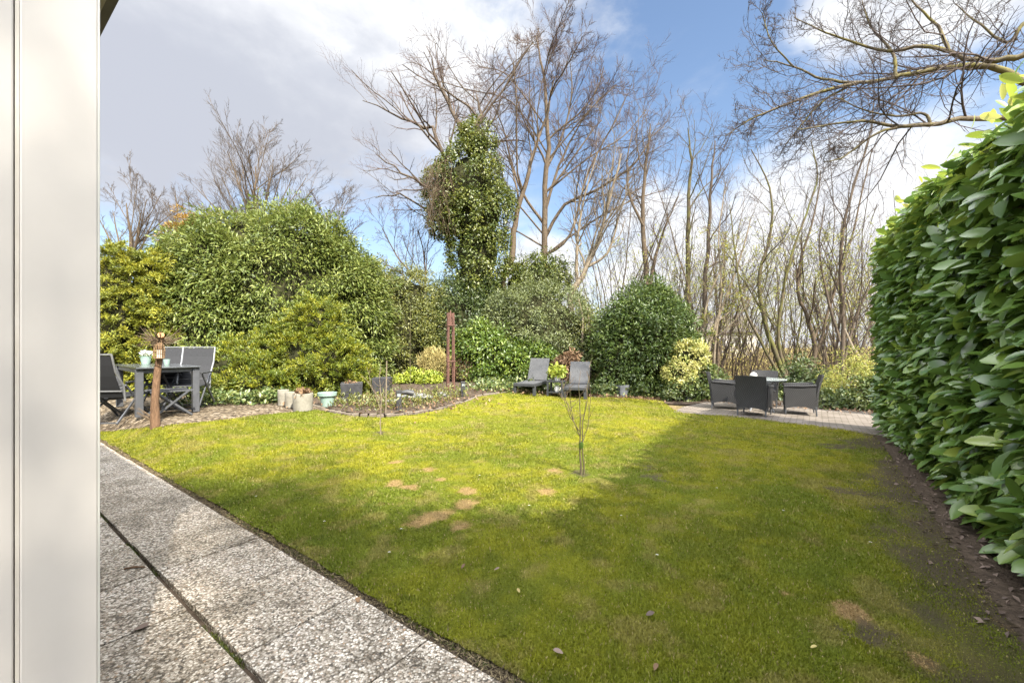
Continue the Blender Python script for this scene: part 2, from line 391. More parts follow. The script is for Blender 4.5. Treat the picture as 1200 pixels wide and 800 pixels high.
# leaves
M['l_hedge'] = leaf_mat('cherry_laurel_leaf', [(.046, .096, .018), (.092, .160, .027), (.19, .24, .036)], rough=.30, spec=.6, trans=.22)
M['l_hedge_new'] = leaf_mat('new_laurel_leaf', [(.10, .17, .025), (.18, .23, .035), (.32, .32, .08)], rough=.35, trans=.4)
M['l_rhodo'] = leaf_mat('rhododendron_leaf', [(.058, .084, .018), (.108, .138, .028), (.19, .21, .055)], rough=.42, spec=.35)
M['l_yew'] = leaf_mat('golden_yew_leaf', [(.058, .088, .010), (.125, .150, .011), (.24, .235, .015)], rough=.5)
M['l_thuja'] = leaf_mat('golden_thuja_leaf', [(.068, .088, .010), (.15, .165, .013), (.28, .26, .018)], rough=.6)
M['l_orange'] = leaf_mat('bronze_conifer_leaf', [(.10, .06, .012), (.19, .11, .015), (.27, .17, .02)], rough=.6)
M['l_olive'] = leaf_mat('olive_leaf', [(.055, .068, .016), (.10, .112, .022), (.17, .165, .035)], rough=.45)
M['l_dark'] = leaf_mat('dark_leaf', [(.026, .044, .012), (.048, .072, .018), (.088, .112, .03)], rough=.4)
M['l_greygreen'] = leaf_mat('grey_green_leaf', [(.055, .072, .024), (.095, .115, .036), (.16, .18, .06)], rough=.45)
M['l_bright'] = leaf_mat('bright_leaf', [(.040, .075, .012), (.080, .125, .016), (.16, .20, .03)], rough=.38)
M['l_laurel'] = leaf_mat('portugal_laurel_leaf', [(.030, .054, .012), (.056, .088, .018), (.12, .155, .036)], rough=.38, spec=.4)
M['l_varieg'] = leaf_mat('variegated_leaf', [(.12, .16, .03), (.36, .35, .09), (.58, .55, .24)], rough=.45)
M['l_lime'] = leaf_mat('lime_leaf', [(.14, .19, .02), (.24, .29, .03), (.36, .38, .06)], rough=.5)
M['l_ivy'] = leaf_mat('ivy_leaf', [(.036, .056, .010), (.076, .098, .016), (.14, .15, .028)], rough=.38)
M['l_cover'] = leaf_mat('ground_ivy_leaf', [(.032, .058, .014), (.070, .10, .022), (.17, .19, .06)], rough=.4)
M['l_bud'] = leaf_mat('spring_bud_leaf', [(.10, .13, .02), (.19, .20, .035), (.30, .28, .06)], rough=.6, trans=.35)
M['l_dry'] = leaf_mat('dry_leaf', [(.075, .042, .02), (.15, .09, .045), (.25, .16, .09)], rough=.8, trans=.15)
M['l_straw'] = leaf_mat('straw', [(.20, .16, .06), (.34, .28, .10), (.46, .40, .17)], rough=.8, trans=.2)
M['l_dead'] = leaf_mat('fallen_leaf', [(.055, .036, .026), (.10, .068, .05), (.16, .115, .09)], rough=.7, trans=.1)
M['l_thatch'] = leaf_mat('thatch', [(.06, .045, .026), (.14, .108, .06), (.25, .20, .11)], rough=.9, trans=.1)
M['petal'] = leaf_mat('white_petal', [(.6, .6, .58), (.72, .72, .70), (.8, .8, .78)], rough=.6, trans=.2)
M['grass'] = attr_mat('grass_blades', rough=.6, trans=.36, spec=.25)
M['turf'] = attr_mat('turf', rough=.9, trans=0, spec=.1, bump=(60, 1.0, .03))

# ------------------------------------------------------------------ leaf builder
def leaf_mesh(name, P, O, size, rng, aspect=.38, out=.5, rnd=.7, up=.2, nup=.6, fine=False, size_var=.35, bias=None, curl=.12):
    """P (n,3) base points, O (n,3) outward directions"""
    n = len(P)
    a = unit(O * out + rng.normal(size=(n, 3)) * rnd * .6 + np.array([0, 0, up]))
    nn = O * .8 + np.array([0, 0, nup]) + rng.normal(size=(n, 3)) * .35
    nn = unit(nn - a * (nn * a).sum(1, keepdims=True)); s = np.cross(nn, a)
    l = size * (1 + rng.uniform(-size_var, size_var, (n, 1))); w = l * aspect * rng.uniform(.8, 1.15, (n, 1)) * .5
    r = rng.random(n) if bias is None else np.clip(bias + rng.normal(0, .2, n), 0, 1)
    if not fine:
        V = np.stack([P, P + a * l * .5 + s * w + nn * w * .25, P + a * l - nn * l * curl, P + a * l * .5 - s * w + nn * w * .25], 1)
        b = np.arange(n)[:, None] * 4
        F3 = np.concatenate([b + np.array([[0, 1, 2]]), b + np.array([[0, 2, 3]])])
        me = np_mesh(name, V.reshape(-1, 3), [F3], {'rnd': np.repeat(r, 4)})
    else:
        ts = [0, .12, .35, .62, .85, 1.0]; ws = [.06, .50, .92, 1.08, .78, .10]; rows = []
        cv = curl * rng.uniform(.3, 1.8, (n, 1)); fold = rng.uniform(.15, .5, (n, 1))
        for t, wt in zip(ts, ws):
            mid = P + a * l * t - nn * l * cv * t * t
            rows += [mid + s * w * wt + nn * w * wt * fold, mid, mid - s * w * wt + nn * w * wt * fold]
        V = np.stack(rows, 1); b = np.arange(n)[:, None] * 18; fs = []
        for i in range(5):
            k = i * 3
            fs += [b + np.array([[k, k + 3, k + 4, k + 1]]), b + np.array([[k + 1, k + 4, k + 5, k + 2]])]
        me = np_mesh(name, V.reshape(-1, 3), [np.concatenate(fs)], {'rnd': np.repeat(r, 18)})
        me.polygons.foreach_set('use_smooth', [True] * len(me.polygons))
    return me

def lobes_surface(lobes, n, rng, back=.25, zmin=None):
    """clump centres on the union of ellipsoids, fewer on the far side; returns points and outward dirs"""
    L = np.array(lobes, float); area = (L[:, 3] * L[:, 5] + L[:, 3] * L[:, 4] + L[:, 4] * L[:, 5]); pr = area / area.sum()
    P = []; O = []; got = 0
    ph = rng.uniform(0, 6.28, (len(L), 6))
    def bump(k, d): return 1 + .085 * np.sin(d[:, 0] * 5.2 + ph[k, 0]) * np.sin(d[:, 2] * 6 + ph[k, 1]) + .075 * np.sin(d[:, 1] * 9 + ph[k, 2] + 3 * d[:, 0]) * np.sin(d[:, 2] * 11 + ph[k, 3]) + .05 * np.sin(d[:, 0] * 17 + ph[k, 4]) * np.sin(d[:, 2] * 15 + ph[k, 5])
    while got < n:
        k = rng.choice(len(L), n, p=pr); d = unit(rng.normal(size=(n, 3)))
        p = L[k, :3] + d * L[k, 3:6] * bump(k, d)[:, None]; o = unit(d / L[k, 3:6])
        keep = np.ones(n, bool)
        for q in L:
            keep &= (((p - q[:3]) / q[3:6]) ** 2).sum(1) > .86
        view = unit(p - np.array([0, 0, H0])); facing = -(o * view).sum(1)
        keep &= (facing > -.15) | (rng.random(n) < back)
        keep &= p[:, 2] > T(p[:, 0], p[:, 1]) + .03 if zmin is None else p[:, 2] > zmin
        P.append(p[keep]); O.append(o[keep]); got += keep.sum()
    return np.concatenate(P)[:n], np.concatenate(O)[:n]

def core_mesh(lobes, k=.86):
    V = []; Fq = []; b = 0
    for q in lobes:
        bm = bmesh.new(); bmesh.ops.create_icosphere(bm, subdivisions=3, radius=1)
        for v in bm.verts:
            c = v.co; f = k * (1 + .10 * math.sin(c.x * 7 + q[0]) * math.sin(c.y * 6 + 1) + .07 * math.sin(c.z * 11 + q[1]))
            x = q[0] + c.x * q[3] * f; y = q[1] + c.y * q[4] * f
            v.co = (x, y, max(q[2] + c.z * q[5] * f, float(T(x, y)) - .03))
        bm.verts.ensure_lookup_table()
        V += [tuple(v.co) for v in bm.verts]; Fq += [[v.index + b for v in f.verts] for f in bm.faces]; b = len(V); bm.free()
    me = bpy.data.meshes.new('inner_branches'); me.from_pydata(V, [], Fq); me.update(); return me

def shrub(name, lobes, lm, label, cat, seed, clumps=300, per=40, cr=.22, size=.08, aspect=.4, out=.6, rnd=.8, up=.1, nup=.6,
          core=.80, spray=0, group=None, back=.25, loc=None, stems=None, flat=.8, part='foliage', tone=.0):
    rng = np.random.default_rng(seed)
    c0 = Vector((np.mean([q[0] for q in lobes]), np.mean([q[1] for q in lobes]), 0)); c0.z = float(T(c0.x, c0.y))
    if loc is not None: c0 = Vector(loc)
    root = thing(name, c0, label, cat, group=group)
    clumps, per, cr = int(clumps * .95), int(per * 1.35), cr * 1.12
    P, O = lobes_surface(lobes, clumps, rng, back)
    P = P + O * (np.where(rng.random(clumps) < .13, rng.uniform(.08, .34, clumps), rng.uniform(-.1, .06, clumps)) * min(1, cr / .22))[:, None]
    r = cr * rng.uniform(.6, 1.45, clumps); n = clumps * per
    k = np.repeat(np.arange(clumps), per); d = unit(rng.normal(size=(n, 3)) + O[k] * .55)
    if spray:
        ax = unit(O * .75 + rng.normal(0, .38, O.shape) + np.array([0, 0, .35])); ln = spray * rng.uniform(.55, 1.6, clumps); t = rng.random(n)
        pts = P[k] - O[k] * .08 + ax[k] * (ln[k] * t)[:, None] - np.array([0, 0, 1]) * (ln[k] * t * t * .45)[:, None] + unit(rng.normal(size=(n, 3))) * (r[k] * .55 * (1 - .75 * t))[:, None] * np.array([1, 1, .55])
        o = unit(ax[k] * .9 + d * .35)
    else:
        pts = P[k] + d * (r[k] * rng.uniform(.35, 1, n) ** .5)[:, None] * np.array([1, 1, flat])
        o = unit(d * .8 + O[k] * .5)
    ok = pts[:, 2] > T(pts[:, 0], pts[:, 1]) + .01; pts = pts[ok]; o = o[ok]
    bias = (rng.random(clumps)[k] * .55 + .2 + tone)[ok]
    off = np.array(c0)
    me = leaf_mesh(part, pts - off, o, size, rng, aspect, out, rnd, up, nup, bias=bias)
    link(part, me, lm, root)
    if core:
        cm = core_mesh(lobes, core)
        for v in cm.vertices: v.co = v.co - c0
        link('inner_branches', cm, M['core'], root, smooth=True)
    if stems:
        for pl, rr in stems: MB().tube([Vector(p) - c0 for p in pl], rr, 6).build('stem', M['bark_pale'], root, smooth=True)
    return root
def lobe(x0, x1, yt, yb, Yc, dr=.8):
    """ellipsoid whose outline spans the given photo pixels when centred at depth Yc"""
    cx = ((x0 + x1) / 2 - 600) / F * Yc; rx = (x1 - x0) / 2 / F * Yc
    zt = H0 + (HOR - yt) / F * Yc; zb = H0 + (HOR - yb) / F * Yc
    return (cx, Yc, (zt + zb) / 2, rx, rx * dr, (zt - zb) / 2)

# ------------------------------------------------------------------ branch builder
def tubes_mesh(name, lines):
    """lines: list of (pts (k,3), radii (k,), sides)"""
    groups = {}
    for p, r, s in lines: groups.setdefault((len(p), s), []).append((p, r))
    V = []; Fs = []; b = 0
    for (k, s), g in groups.items():
        P = np.array([q[0] for q in g], float); Rr = np.array([q[1] for q in g], float); m = len(g)
        t = np.empty_like(P); t[:, 1:-1] = P[:, 2:] - P[:, :-2]; t[:, 0] = P[:, 1] - P[:, 0]; t[:, -1] = P[:, -1] - P[:, -2]
        t = unit(t); ref = np.where(np.abs(t[..., 2:3]) < .85, np.array([0, 0, 1.]), np.array([1., 0, 0]))
        # one reference per line keeps the tube from twisting
        ref = np.broadcast_to(np.where(np.abs(t[:, :1, 2:3]) < .75, np.array([0, 0, 1.]), np.array([.9, .43, 0.])), t.shape)
        a = unit(np.cross(t, ref)); c = np.cross(t, a)
        an = np.arange(s) * 2 * np.pi / s
        ring = P[:, :, None] + (a[:, :, None] * np.cos(an)[None, None, :, None] + c[:, :, None] * np.sin(an)[None, None, :, None]) * Rr[:, :, None, None]
        V.append(ring.reshape(-1, 3))
        base = (np.arange(m) * k * s)[:, None, None] + (np.arange(k - 1) * s)[None, :, None] + b
        j = np.arange(s)[None, None, :]; j2 = (j + 1) % s
        q = np.stack([base + j, base + j2, base + s + j2, base + s + j], -1).reshape(-1, 4); Fs.append(q); b += m * k * s
    me = np_mesh(name, np.concatenate(V), Fs)
    me.polygons.foreach_set('use_smooth', [True] * len(me.polygons)); return me

class Tree:
    """lev: per level dict(n children, len ratio, ang, wander, up, seg)"""
    def __init__(s, seed): s.rng = np.random.default_rng(seed); s.limbs = []; s.twigs = []; s.tips = []
    def line(s, p0, d, L, r0, r1, k, wander, up):
        rg = s.rng; pts = [np.array(p0, float)]; d = unit(np.array(d, float)); D = [d]
        for i in range(k):
            d = unit(d + rg.normal(0, wander, 3) + np.array([0, 0, up])); pts.append(pts[-1] + d * L / k); D.append(d)
        return np.array(pts), np.linspace(r0, r1, k + 1), D
    def put(s, pts, rad, lev, limb_max):
        sides = 8 if rad[0] > .06 else 5 if rad[0] > .018 else 3
        (s.limbs if lev <= limb_max else s.twigs).append((pts, rad, sides))
    def sprout(s, pts, rad, lev, spec, limb_max, lo=None):
        """children along a polyline"""
        if lev >= len(spec): return
        q = spec[lev]; rg = s.rng; k = len(pts) - 1
        tot = np.linalg.norm(pts[1:] - pts[:-1], axis=1).sum()
        n = max(1, int(round(q['n'] * rg.uniform(.75, 1.25))))
        for i in range(n):
            f = (lo if lo is not None else q.get('lo', .25)); t = f + (1 - f) * (i + rg.random()) / n
            x = min(t * k, k - 1e-6); j = int(x); w = x - j
            p = pts[j] * (1 - w) + pts[j + 1] * w; r = rad[j] * (1 - w) + rad[j + 1] * w
            d = unit(pts[j + 1] - pts[j]); ax = unit(np.cross(d, rg.normal(size=3)))
            an = R(q['ang']) * rg.uniform(.65, 1.3); nd = d * math.cos(an) + ax * math.sin(an)
            L = q['len'] * (tot if q.get('rel', True) else 1) * rg.uniform(.6, 1.25) * (1.15 - q.get('shrink', .55) * t)
            r0 = max(min(r * q.get('rr', .6), r * .9), q.get('rmin', .002)); r1 = max(r0 * q.get('tap', .35), .0012)
            c, cr, _ = s.line(p, nd, L, r0, r1, q.get('seg', 4), q.get('wander', .16), q.get('up', .05))
            s.put(c, cr, lev, limb_max)
            if lev == len(spec) - 1: s.tips.append((c[-1], unit(c[-1] - c[-2]))); s.tips.append((c[len(c) // 2], nd))
            s.sprout(c, cr, lev + 1, spec, limb_max)
    def trunk(s, pts, r0, r1, spec, limb_max=1, lo=None):
        pts = np.array(pts, float)
        # refine with a little wobble
        n = len(pts); tt = np.linspace(0, n - 1, (n - 1) * 3 + 1); P = np.stack([np.interp(tt, np.arange(n), pts[:, i]) for i in range(3)], 1)
        P[1:-1] += s.rng.normal(0, r0 * .25, (len(P) - 2, 3)); rad = r1 + (r0 - r1) * (1 - np.linspace(0, 1, len(P))) ** .8
        s.limbs.append((P, rad, 10)); s.sprout(P, rad, 0, spec, limb_max, lo)
    def build(s, name, base, label, cat, bark, twig, group=None, buds=None, bud_n=0, bud_size=.03, zr=None):
        root = thing(name, base, label, cat, group=group); off = np.array(base)
        sub = lambda ls: [(p - off, r, k) for p, r, k in ls]
        link('trunk', tubes_mesh('trunk', sub(s.limbs)), bark, root)
        if s.twigs: link('crown', tubes_mesh('crown', sub(s.twigs)), twig, root)
        if buds and s.tips:
            rg = s.rng; i = rg.integers(0, len(s.tips), bud_n)
            P = np.array([s.tips[j][0] for j in i]) - off; O = np.array([s.tips[j][1] for j in i])
            P = P + rg.normal(0, .03, P.shape)
            if zr: P = P[(P[:, 2] > zr[0]) & (P[:, 2] < zr[1])]; O = O[:len(P)]
            if len(P): link('young_leaves', leaf_mesh('young_leaves', P, O, bud_size, rg, .55, .5, .9, .1, .5), buds, root)
        return root
    def count(s): return len(s.limbs) + len(s.twigs)

# ------------------------------------------------------------------ setting: ground, path, gravel, patio, bed
def warp(n, near, far): t = np.linspace(-1, 1, n); return np.sinh(t * 4.6) / math.sinh(4.6) * far
gx = warp(220, .1, 420); gy = 5 + warp(220, .1, 420)
XX, YY = np.meshgrid(gx, gy); ZZ = T(XX, YY) - .03 - .08 * S((-3.5 - (XX * UX + YY * UY)) / 1.0) * S((13 - YY) / 2)
idx = np.arange(220 * 220).reshape(220, 220)
q = np.stack([idx[:-1, :-1], idx[:-1, 1:], idx[1:, 1:], idx[1:, :-1]], -1).reshape(-1, 4)
gm = np_mesh('ground', np.stack([XX, YY, ZZ], -1).reshape(-1, 3), [q]); gm.polygons.foreach_set('use_smooth', [True] * len(gm.polygons))
tag(link('ground', gm, M['litter']), kind='structure')

def sheet_poly(name, poly, off, m, step=.3, kind='structure', wob=0):
    bm = bmesh.new(); vs = [bm.verts.new((p[0], p[1], 0)) for p in poly]; bm.faces.new(vs)
    xs = [p[0] for p in poly]; ys = [p[1] for p in poly]
    for a, lo, hi in ((0, min(xs), max(xs)), (1, min(ys), max(ys))):
        t = lo + step
        while t < hi:
            co = (t, 0, 0) if a == 0 else (0, t, 0); no = (1, 0, 0) if a == 0 else (0, 1, 0)
            bmesh.ops.bisect_plane(bm, geom=bm.verts[:] + bm.edges[:] + bm.faces[:], plane_co=co, plane_no=no); t += step
    for v in bm.verts: v.co.z = float(T(v.co.x, v.co.y)) + off
    bmesh.ops.recalc_face_normals(bm, faces=bm.faces)
    me = bpy.data.meshes.new(name); bm.to_mesh(me); bm.free()
    if me.polygons and me.polygons[0].normal.z < 0: me.flip_normals()
    return tag(link(name, me, m), kind=kind)
def smooth_poly(pts, k=4):                  # open Catmull-Rom
    out = []; n = len(pts); P = [Vector((p[0], p[1], 0)) for p in pts]
    for i in range(n - 1):
        a, b, c, d = P[max(i - 1, 0)], P[i], P[i + 1], P[min(i + 2, n - 1)]
        for j in range(k):
            t = j / k; out.append(.5 * ((2 * b) + (c - a) * t + (2 * a - 5 * b + 4 * c - d) * t * t + (3 * b - a - 3 * c + d) * t ** 3))
    out.append(P[-1]); return out

# path slabs of exposed aggregate
PV, PJ, PW = 1.32, .755, .575
mb = MB(); rg = random.Random(4)
for row, (v0, v1) in enumerate(((PJ + .012, PV), (PJ - .57, PJ - .012), (PJ - 1.15, PJ - .595))):
    for i in range(-2, 17):
        u1 = -2.02 - PW * i + PW - .003; u0 = u1 - PW + .007 + rg.choice((0, 0, .004))
        w = [rg.uniform(-.004, .004) for _ in range(4)]; dz = rg.uniform(-.003, .003)
        vs = []
        for z in (-.05, .0):
            for (uu, vv, k) in ((u0, v0, 0), (u1, v0, 1), (u1, v1, 2), (u0, v1, 3)):
                x, y = uv_xy(uu, vv + (w[k] if z == 0 else 0)); vs.append((x, y, float(T(x, y)) + z + .012 + dz + (w[k] * .4 if z == 0 else 0)))
        mb.add(vs, [(3, 2, 1, 0), (4, 5, 6, 7), (0, 1, 5, 4), (1, 2, 6, 5), (2, 3, 7, 6), (3, 0, 4, 7)])
tag(mb.build('path', M['aggregate'], bevel=.004), kind='structure')
sheet_poly('path_bed', [uv_xy(2.5, -.9), uv_xy(2.5, 1.47), uv_xy(-12.5, 1.47), uv_xy(-12.5, -.9)], -.014, M['soil'], .2)

gravel_px = [(119, 503), (150, 501), (190, 499), (250, 491), (300, 484), (345, 480), (372, 478), (385, 473), (388, 468)]
gravel_poly = [G(p[0], p[1] + 4.5) for p in gravel_px] + [Vector(W(395, 440, 10.8)), Vector((-6.5, 11.0, 0)), Vector((-11, 10.5, 0)), Vector((*uv_xy(-12, 1.62), 0))]
sheet_poly('gravel', [(p.x, p.y) for p in gravel_poly], -.008, M['gravel'], .12)
patio_px = [(789, 483), (800, 477), (826, 471.5), (870, 470), (960, 474), (1010, 479), (1060, 486)]
patio_front = [(1060, 516), (1043, 513), (1000, 506), (950, 499), (900, 493), (850, 488), (812, 485)]
patio_poly = [G(*p) for p in patio_px] + [G(*p) for p in patio_front]
sheet_poly('patio', [(p.x, p.y) for p in patio_poly], .012, M['bricks'])
bed_px = [(372, 474), (388, 479), (415, 483.5), (450, 484.5), (490, 481), (520, 475.5), (545, 468.5), (562, 462.5), (600, 457.5)]
bed_front = smooth_poly([G(*p) for p in bed_px])
bed_poly = [(p.x, p.y) for p in bed_front] + [(.2, 14.5), (-5.5, 14.5), (-5.6, 10.2)]
sheet_poly('flower_bed', bed_poly, .008, M['soil'])
sheet_poly('shrub_border', [(-.6, 12.9), (.0, 12.45), (1.5, 11.9), (2.4, 11.15), (3.8, 10.95), (4.6, 10.8), (5.3, 11.4), (8.3, 11.2), (9.5, 9.6), (14, 12), (12, 16), (-2, 16)], .002, M['soil'])
sheet_poly('hedge_soil', [uv_xy(.62, .9), uv_xy(.72, 3), uv_xy(.58, 6), uv_xy(.40, 9.3), uv_xy(3.2, 9.6), uv_xy(3.2, .9)], .002, M['soil'])
# kerb edging round the bed
mb = MB(); n = len(bed_front)
for i in range(n - 1):
    a, b = bed_front[i], bed_front[i + 1]; d = (b - a); L = d.length
    k = max(1, int(L / .25))
    for j in range(k):
        p = a + d * (j + .5) / k; nrm = Vector((d.y, -d.x, 0)).normalized(); p = p + nrm * .07
        z = float(T(p.x, p.y)); mb.box((p.x + rg.uniform(-.02, .02), p.y + rg.uniform(-.02, .02), z - .012 + rg.uniform(-.012, .008)), (L / k * rg.uniform(.9, 1.06), .10 * rg.uniform(.7, 1.2), .06), Matrix.Rotation(math.atan2(d.y, d.x) + rg.uniform(-.15, .15), 3, 'Z'))
tag(mb.build('bed_edging', M['kerb'], bevel=.01), kind='structure')

# lawn: coloured sheet and blades, sunlit far tone painted in with the moss
lawn_px = [(118, 506), (150, 503.5), (190, 501), (250, 493.5), (300, 487), (345, 483), (372, 480.5), (388, 484), (415, 488.5), (450, 489.5), (490, 485.5), (520, 479.5),
           (545, 471.5), (562, 465), (600, 459), (640, 462), (690, 465.5), (740, 466.5), (775, 469), (789, 480), (800, 484), (850, 487), (900, 492), (950, 498), (1000, 505), (1043, 512)]
lawn_poly = [tuple(G(*p)[:2]) for p in lawn_px] + [uv_xy(.7, 8.6), uv_xy(.72, 6), uv_xy(.75, 3), uv_xy(.7, PV + .03), uv_xy(-9.0, PV + .03)]
DEAD = [(500, 608, .15), (515, 603, .12), (543, 617, .10), (549, 590, .13), (548, 576, .09), (482, 572, .10), (463, 566, .10), (502, 551, .09), (463, 542, .08), (516, 563, .06), (640, 577, .10), (650, 552, .10),
        (995, 718, .10), (1180, 735, .07), (918, 697, .05), (1085, 775, .05)]
DEAD = [(G(x, y), r * .82) for x, y, r in DEAD]
SOILP = [(G(1022, 742), .10), (G(1000, 576), .2), (G(760, 548), .12), (G(763, 560), .14), (G(1030, 521), .5), (G(990, 524), .28), (G(681, 556), .13), (G(447, 508), .12), (G(1140, 640), .12)]
def lawn_colour(X, Y):
    n1 = fbm(X, Y, .55, 4, 3); n2 = fbm(X, Y, 2.3, 4, 11); n3 = fbm(X, Y, 9, 3, 23)
    u = X * UX + Y * UY; v = X * VX + Y * VY
    moss = S((n1 * .55 + n2 * .45 - .40) / .22)
    moss = np.clip(moss * (.55 + .45 * S((Y - 2) / 3)) + .42 * S((Y - 4) / 4) * S((u + 9) / 4), 0, 1)  # moss patches, yellowed with depth: sunlit far lawn, shaded foreground put into colour
    g = np.array([.112, .138, .012]); y = np.array([.214, .208, .013]); dk = np.array([.062, .088, .011])
    c = g * (1 - moss[:, None]) + y * moss[:, None]
    d = S((n3 * .4 + n2 * .6 - .46) / .2)[:, None] * .55; c = c * (1 - d) + dk * d
    straw = S((fbm(X, Y, 5.5, 4, 41) - .55) / .15)[:, None] * .5; c = c * (1 - straw) + np.array([.22, .18, .06]) * straw
    soil = S((u - .22 + (n2 - .5) * .9) / .6) * S((v - .8) / .8) * .9
    tan = np.zeros(len(X)); w = (fbm(X, Y, 11, 4, 77) - .5) * 2.2
    for p, r in DEAD:
        dd = np.hypot(X - p.x, (Y - p.y) * .9) / r; tan = np.maximum(tan, S((1.25 - dd - w) / .6))
    for p, r in SOILP:
        dd = np.hypot(X - p.x, Y - p.y) / r; soil = np.maximum(soil, S((1.15 - dd - w) / .7) * .85)
    c = c * (1 - tan[:, None] * .78) + np.array([.30, .19, .095]) * tan[:, None] * .78
    return c, soil, tan
cs = .055; bx = np.arange(-9, 7.5, cs); by = np.arange(.3, 13.5, cs)
cx, cy = np.meshgrid(bx, by); ins = in_poly(cx.ravel() + cs / 2, cy.ravel() + cs / 2, lawn_poly).reshape(cx.shape)
nX, nY = len(bx), len(by); vid = np.arange((nX + 1) * (nY + 1)).reshape(nY + 1, nX + 1)
vx, vy = np.meshgrid(np.append(bx, bx[-1] + cs), np.append(by, by[-1] + cs))
iy, ix = np.nonzero(ins); fq = np.stack([vid[iy, ix], vid[iy, ix + 1], vid[iy + 1, ix + 1], vid[iy + 1, ix]], -1)
used = np.unique(fq); re = np.full(vid.size, -1); re[used] = np.arange(len(used))
lx, ly = vx.ravel()[used], vy.ravel()[used]; 
_v = lx * VX + ly * VY; _d = np.maximum(PV + 0.03 + .065 * fbm(lx, ly, 4, 4, 2) - _v, 0); lx = lx + VX * _d; ly = ly + VY * _d
c, so, tn = lawn_colour(lx, ly)
lc = c * .8 * (1 - so[:, None]) + np.array([.06, .045, .034]) * so[:, None]
lz = T(lx, ly) + .006 + .012 * (fbm(lx, ly, 3, 3, 9) - .5)
lm = np_mesh('lawn', np.stack([lx, ly, lz], -1), [re[fq]], cols=lc); lm.polygons.foreach_set('use_smooth', [True] * len(lm.polygons))
tag(link('lawn', lm, M['turf']), kind='structure')

def grass():
    rng = np.random.default_rng(5); N = 760000
    Y = 1.35 * (13.2 / 1.35) ** rng.random(N); X = rng.uniform(-1.32, 1.32, N) * Y
    ok = in_poly(X, Y, lawn_poly) & (X * VX + Y * VY > PV + .025 + .065 * fbm(X, Y, 4, 4, 2)); X, Y = X[ok], Y[ok]
    c, so, tn = lawn_colour(X, Y); ok = rng.random(len(X)) > np.maximum(so * .97, tn * .25); X, Y, c, tn, so = X[ok], Y[ok], c[ok], tn[ok], so[ok]
    n = len(X); P = np.stack([X, Y, T(X, Y) + .006], -1)
    tall = fbm(X, Y, 1.7, 3, 61)
    hgt = .0115 * (1 + .11 * Y) * (.45 + tall) * rng.uniform(.55, 1.35, n) * (1 - .35 * tn) * (1 - .4 * so); wid = .0015 * (1 + .42 * Y) * rng.uniform(.7, 1.2, n)
    az = rng.uniform(0, 2 * np.pi, n); tl = rng.uniform(.25, 1.15, n) + .35 * tn
    d = np.stack([np.cos(az), np.sin(az), 0 * az], -1); side = np.stack([-np.sin(az), np.cos(az), 0 * az], -1)
    tw = rng.uniform(-.9, .9, n)[:, None]; side = unit(side + d * tw)
    up = np.array([0, 0, 1.]); a1 = d * np.sin(tl * .55)[:, None] + up * np.cos(tl * .55)[:, None]; a2 = d * np.sin(tl)[:, None] + up * np.cos(tl)[:, None]
    w = wid[:, None]; h = hgt[:, None]; mid = P + a1 * h * .55; tip = mid + a2 * h * .5
    V = np.stack([P - side * w, P + side * w, mid + side * w * .8, mid - side * w * .8, tip], 1).reshape(-1, 3)
    b = np.arange(n)[:, None] * 5
    col = c * rng.uniform(.8, 1.25, (n, 1)) * np.array([1, 1, 1]) ; dry = rng.random(n) < .035; col[dry] = np.array([.30, .25, .11]) * rng.uniform(.7, 1.2, (dry.sum(), 1))
    me = np_mesh('grass', V, [b + np.array([[0, 1, 2, 3]]), b + np.array([[3, 2, 4]])], cols=np.repeat(col, 5, 0))
    tag(link('grass', me, M['grass']), 'short mossy yellow green grass growing across the lawn', 'grass', kind='stuff')
grass()
def moss_joints():
    rng = np.random.default_rng(8); n = 26000
    u = rng.uniform(-9, 0, n); v = np.where(rng.random(n) < .45, PJ + rng.normal(0, .008, n), PV + .035 + np.abs(rng.normal(0, .03, n)))
    cj = rng.random(n) < .3; v = np.where(cj, rng.uniform(-.4, PV, n), v); u = np.where(cj, -2.02 - PW * rng.integers(-2, 13, n) + rng.normal(0, .004, n), u)
    patch = fbm(u, v * 1.0 + 3, 3.0, 3, 5) > .47; u, v = u[patch], v[patch]; n = len(u)
    X = u * UX + v * VX; Y = u * UY + v * VY; ok = Y > .8; X, Y = X[ok], Y[ok]; n = len(X)
    P = np.stack([X, Y, T(X, Y) - .012], -1); O = unit(rng.normal(size=(n, 3)) * .6 + np.array([0, 0, 1.]))
    me = leaf_mesh('joint_moss', P, O, .015, rng, .25, 1, .8, .3, .2)
    tag(link('joint_moss', me, M['l_ivy']), 'green moss and weeds in the joints of the slab path', 'moss', kind='stuff')
moss_joints()
def edge_thatch():
    rng = np.random.default_rng(12); n = 15000; u = -9.5 * rng.random(n) ** 1.5 + .3; v = PV + .055 + rng.normal(0, .028, n)
    X = u * UX + v * VX; Y = u * UY + v * VY; ok = (Y > 1.0) & (v > PV + .004); X, Y = X[ok], Y[ok]; n = len(X)
    P = np.stack([X, Y, T(X, Y) - .012 + .012 * rng.random(n)], -1); O = unit(rng.normal(size=(n, 3)) * np.array([1, 1, .25]))
    me = leaf_mesh('edge_thatch', P, O, .024, rng, .16, 1, .6, .1, .6, size_var=.6)
    tag(link('edge_thatch', me, M['l_thatch']), 'brown dead grass and crumbs along the cut edge of the lawn', 'thatch', kind='stuff')
edge_thatch()

